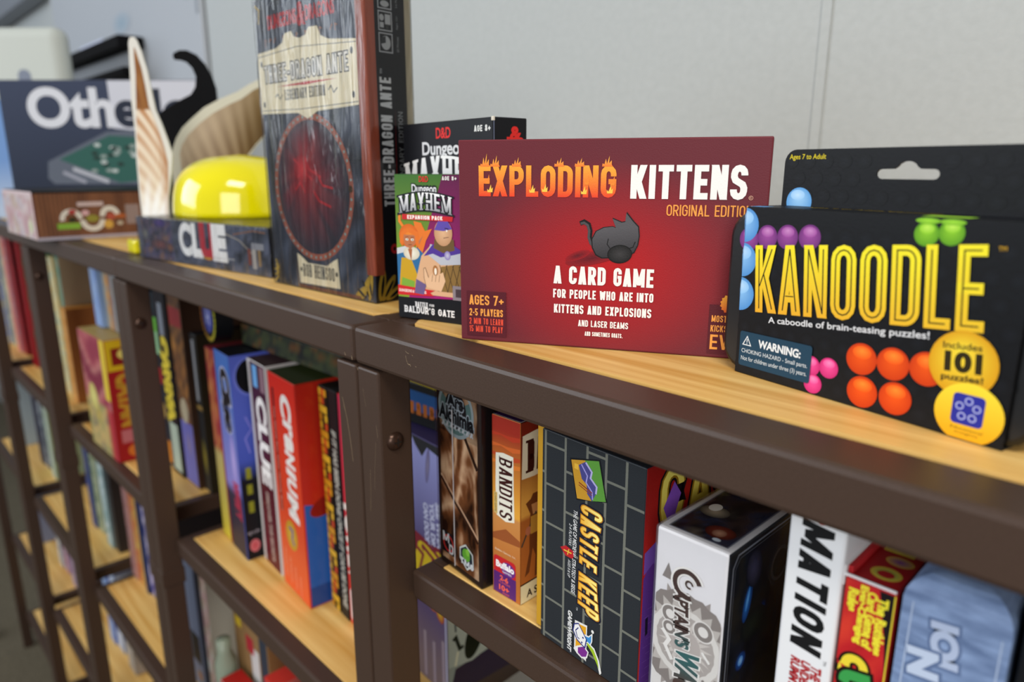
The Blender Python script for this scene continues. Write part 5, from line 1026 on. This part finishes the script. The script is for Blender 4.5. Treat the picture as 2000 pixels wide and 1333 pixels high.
# rows in the third, fourth and fifth units: left edge, front, width, height, print colours, words
def row(z, y, group, where, seed, items, dy=0.0):
    for k, (x, w_, h_, cc, nm) in enumerate(items):
        spine(x, y + .004 * (k % 3), w_, .24, h_, 0, cc, seed + k, '%s box %s' % (nm, where), z, group)
row(-.6495, .084, 'boxes on the middle shelf of the third unit from the right', 'on the middle shelf of the third unit from the right', 110,
    ((-.970, .026, .255, ['#a88890', '#d0a0a0', '#9c6c74', '#c08c7c'], 'dusty pink'), (-.942, .024, .25, ['#c07c4c', '#c95a3c', '#d0b860'], 'orange and yellow'), (-.916, .022, .245, ['#a02c28', '#8c5c3c', '#b8442c', '#4c6c3c'], 'brick red'),
     (-.892, .014, .262, ['#1c2444', '#20305c'], 'navy'), (-.876, .024, .262, ['#4a4a9c', '#c4bcd8', '#16161e'], 'violet and white')))
row(-.6465, .084, 'boxes on the middle shelf of the fourth unit from the right', 'on the middle shelf of the fourth unit from the right', 120,
    ((-1.235, .030, .20, ['#34488c', '#5c5c6c', '#30406c'], 'royal blue'), (-1.203, .034, .235, ['#3c5a50', '#a8b08c', '#5c6c4c', '#c0c4a8'], 'dark green and cream'), (-1.166, .036, .255, ['#5c948c', '#c9d2d0', '#4c7c84', '#a8bcb8'], 'teal and white'),
     (-1.127, .036, .26, ['#7ca0a4', '#d9e2e0', '#6c9490', '#a8c4cc'], 'pale aqua'), (-1.088, .026, .24, ['#22262c', '#3c3430'], 'charcoal')))
row(-.3325, .062, 'boxes on the upper shelf of the fourth unit from the right', 'on the upper shelf of the fourth unit from the right', 130,
    ((-1.466, .040, .285, ['#8c0c14', '#a01018', '#7c0c14', '#8c1020'], 'deep red'), (-1.424, .044, .290, ['#7c0c14', '#0c5c3c', '#8c1018', '#0c6c48'], 'red and green'), (-1.262, .030, .275, ['#1c6048', '#2c7458'], 'emerald'),
     (-1.230, .038, .262, ['#c08c84', '#d9c0a8', '#c98c6c', '#b8b0c0', '#d0b87c'], 'pink and cream'), (-1.190, .040, .268, ['#d9c88c', '#8aa494', '#d0c49c', '#c9a45c'], 'cream and yellow'), (-1.148, .026, .272, ['#2c7a6c', '#3c8c7c', '#b8a484'], 'sea green'), (-1.120, .034, .18, ['#c98434', '#d8a05c', '#c07c44'], 'orange')))
row(-.6465, .082, 'boxes on the middle shelf of the leftmost unit', 'on the middle shelf of the leftmost unit', 140,
    ((-1.705, .034, .21, ['#2c2c38', '#4c4c60', '#20202c'], 'black'), (-1.669, .040, .235, ['#5c6070', '#a0a4a8', '#3c4454'], 'grey and white'), (-1.627, .044, .25, ['#8cc83c', '#b4d49c', '#7cb44c', '#d0d8b8'], 'lime green'), (-1.581, .040, .245, ['#a4bca0', '#c4ccc4', '#9ca880'], 'sage')))
row(-.3325, .066, 'boxes on the upper shelf of the leftmost unit', 'on the upper shelf of the leftmost unit', 150,
    ((-1.770, .036, .27, ['#d9c45c', '#5c7cc0', '#b0a48c', '#4c5c8c'], 'yellow and blue'), (-1.732, .038, .272, ['#c0bc9c', '#6c7480', '#d0cca8'], 'ivory'), (-1.692, .040, .275, ['#e0a03c', '#d0805c', '#c06c4c', '#6c4c50'], 'orange and rust'), (-1.650, .042, .28, ['#d08090', '#c88c80', '#d04c44', '#c8a0a8'], 'rose pink'), (-1.606, .042, .285, ['#8c1c24', '#b02c34', '#7c141c'], 'crimson')))
row(-.9445, .085, 'boxes on the lower shelf of the leftmost unit', 'on the lower shelf of the leftmost unit', 160,
    ((-1.705, .040, .19, ['#acb0b8', '#d9d4c8', '#8c949c'], 'light grey'), (-1.663, .044, .17, ['#b8546c', '#d0b8bc', '#9c7ca4'], 'pink and lilac'), (-1.617, .044, .16, ['#c4c4c8', '#b0acb0'], 'off-white'), (-1.571, .036, .15, ['#8c6c94', '#b8a8b8'], 'mauve')))
row(-.9445, .090, 'boxes on the lower shelf of the fourth unit from the right', 'on the lower shelf of the fourth unit from the right', 170,
    ((-1.262, .040, .20, ['#5c7cc0', '#a4bcd8', '#4c5ca4'], 'sky blue'), (-1.220, .044, .21, ['#7c9cd0', '#d0d4dc', '#8890a8'], 'blue and white'), (-1.174, .044, .19, ['#b0b0b4', '#d9d4cc', '#9c98a0'], 'silver grey'), (-1.128, .044, .18, ['#8c8478', '#b8b0aa'], 'taupe')))
for k, (x, z_, w_, h_, cc, nm) in enumerate(((-1.962, -.6465, .05, .23, ['#8ca4c0', '#d9dce0'], 'powder blue'), (-1.905, -.6465, .05, .21, ['#d0d8dc', '#9cacb8'], 'white and pale blue'), (-1.962, -.9445, .05, .22, ['#4c5c9c', '#5c5c8c'], 'indigo'), (-1.905, -.9445, .05, .20, ['#9ca4b4', '#7c84a0'], 'grey-blue'))):
    spine(x, .075, w_, .24, h_, 0, cc, 190 + k, '%s box in the left half of the leftmost unit' % nm, z_, 'boxes in the left half of the leftmost unit')

# second unit, middle shelf (below the clue boxes)
Z2 = -.6595
root, fr, _ = pbox('thin_game_box', 'upright board with a beige edge, just right of the collared post low down', 'board', -.6290, .060, ZC2, 0, .027, .28, .135, '#c9ac8c', group=None)
root, fr, _ = pbox('game_box', 'blue-grey upright box with a black square label, beside the beige-edged board', 'game box', -.6000, .060, ZC2, 0, .046, .26, .230, '#5c6478', group=None)
a = Art(fr['front']); a.rect(8, 44, 40, 92, '#0e0f12'); a.ell(28, 22, 10, 9, '#8c4c34', '#6a6050'); a.obj('front_print', SATIN, root)
spine(-.5520, .066, .025, .26, .24, 0, ['#8c7c60', '#a87c84', '#b8a08c', '#c0bcb0'], 171, 'mottled pink and cream slim box beside the blue-grey one', ZC2)
root, fr, _ = pbox('carton', 'brown cardboard carton with white slip and red tape, low in the second unit', 'carton', -.4640, .0760, Z2, 0, .100, .22, .200, '#8c6c44', mat=MATTE)
a = Art(fr['front']); a.rect(48, 70, 72, 160, '#c9c7c6'); a.rect(36, 148, 58, 172, '#a82430'); a.rect(6, 172, 24, 186, '#d2b428'); a.rect(76, 120, 98, 190, '#2c3440'); a.obj('paper_slip', MATTE, root)
b = Buf(); lathe(b, [(.0001, 0), (.0125, 0), (.014, .05), (.014, .125), (.009, .140), (.009, .158), (.0001, .158)], None, '#8c9888', 24); o = b.obj('milky_bottle', GLOSS, smooth=True); o.location = (-.4560, .0570, Z2); tag(o, 'milky plastic bottle low in the second unit from the right, in front of the carton', 'bottle')
root, fr, _ = pbox('flat_game_box', 'low box with red top, white band and green corner, before the brown carton', 'game box', -.4330, .0400, Z2, 0, .088, .028, .120, '#b4b0ac', {'top': '#a01c18'})
a = Art(fr['front']); a.rect(1, 92, 87, 119, '#a82018'); a.rect(1, 50, 30, 70, '#3c8c4c'); a.rect(30, 56, 87, 90, '#c9c6be'); a.rect(1, 40, 87, 49, '#25262c'); a.obj('front_print', SATIN, root)
spine(-.318, .050, .028, .24, .185, 0, ['#c0342c', '#b02c2c', '#c9605a'], 174, 'red slim box low in the second unit from the right, right of the carton', Z2)
spine(-.288, .052, .024, .24, .17, 0, ['#2c8c54', '#1c7c4c'], 175, 'green slim box low in the second unit from the right beside the red slim one', Z2)
spine(-.262, .050, .040, .24, .19, 0, ['#4c4c5c', '#6c5c54'], 176, 'grey-brown box low in the second unit from the right beside the green slim one', Z2)

# floor clutter seen under the last unit
root = empty('chair_caster', (-2.12, -.10, FLOORZ), 0, 'chrome chair caster on the carpet at the bottom left', 'caster')
b = Buf(); lathe(b, [(.0001, -.012), (.030, -.012), (.036, 0), (.030, .012), (.0001, .012)], None, '#2c2e34', 24); o = b.obj('wheel', BLACKP, root, smooth=True); o.rotation_euler = (R(90), 0, R(30)); o.location = (0, 0, .036)
CHR, _nt, _b = new_mat('chrome'); _b.inputs['Base Color'].default_value = (.7, .73, .8, 1); _b.inputs['Metallic'].default_value = 1; _b.inputs['Roughness'].default_value = .15
b = Buf(); lathe(b, [(.0001, .070), (.020, .066), (.022, .030), (.014, .026)], None, '#aaaabb', 24); b.obj('chrome_cap', CHR, root, smooth=True)

bpy.data.objects.remove(_fo, do_unlink=True)
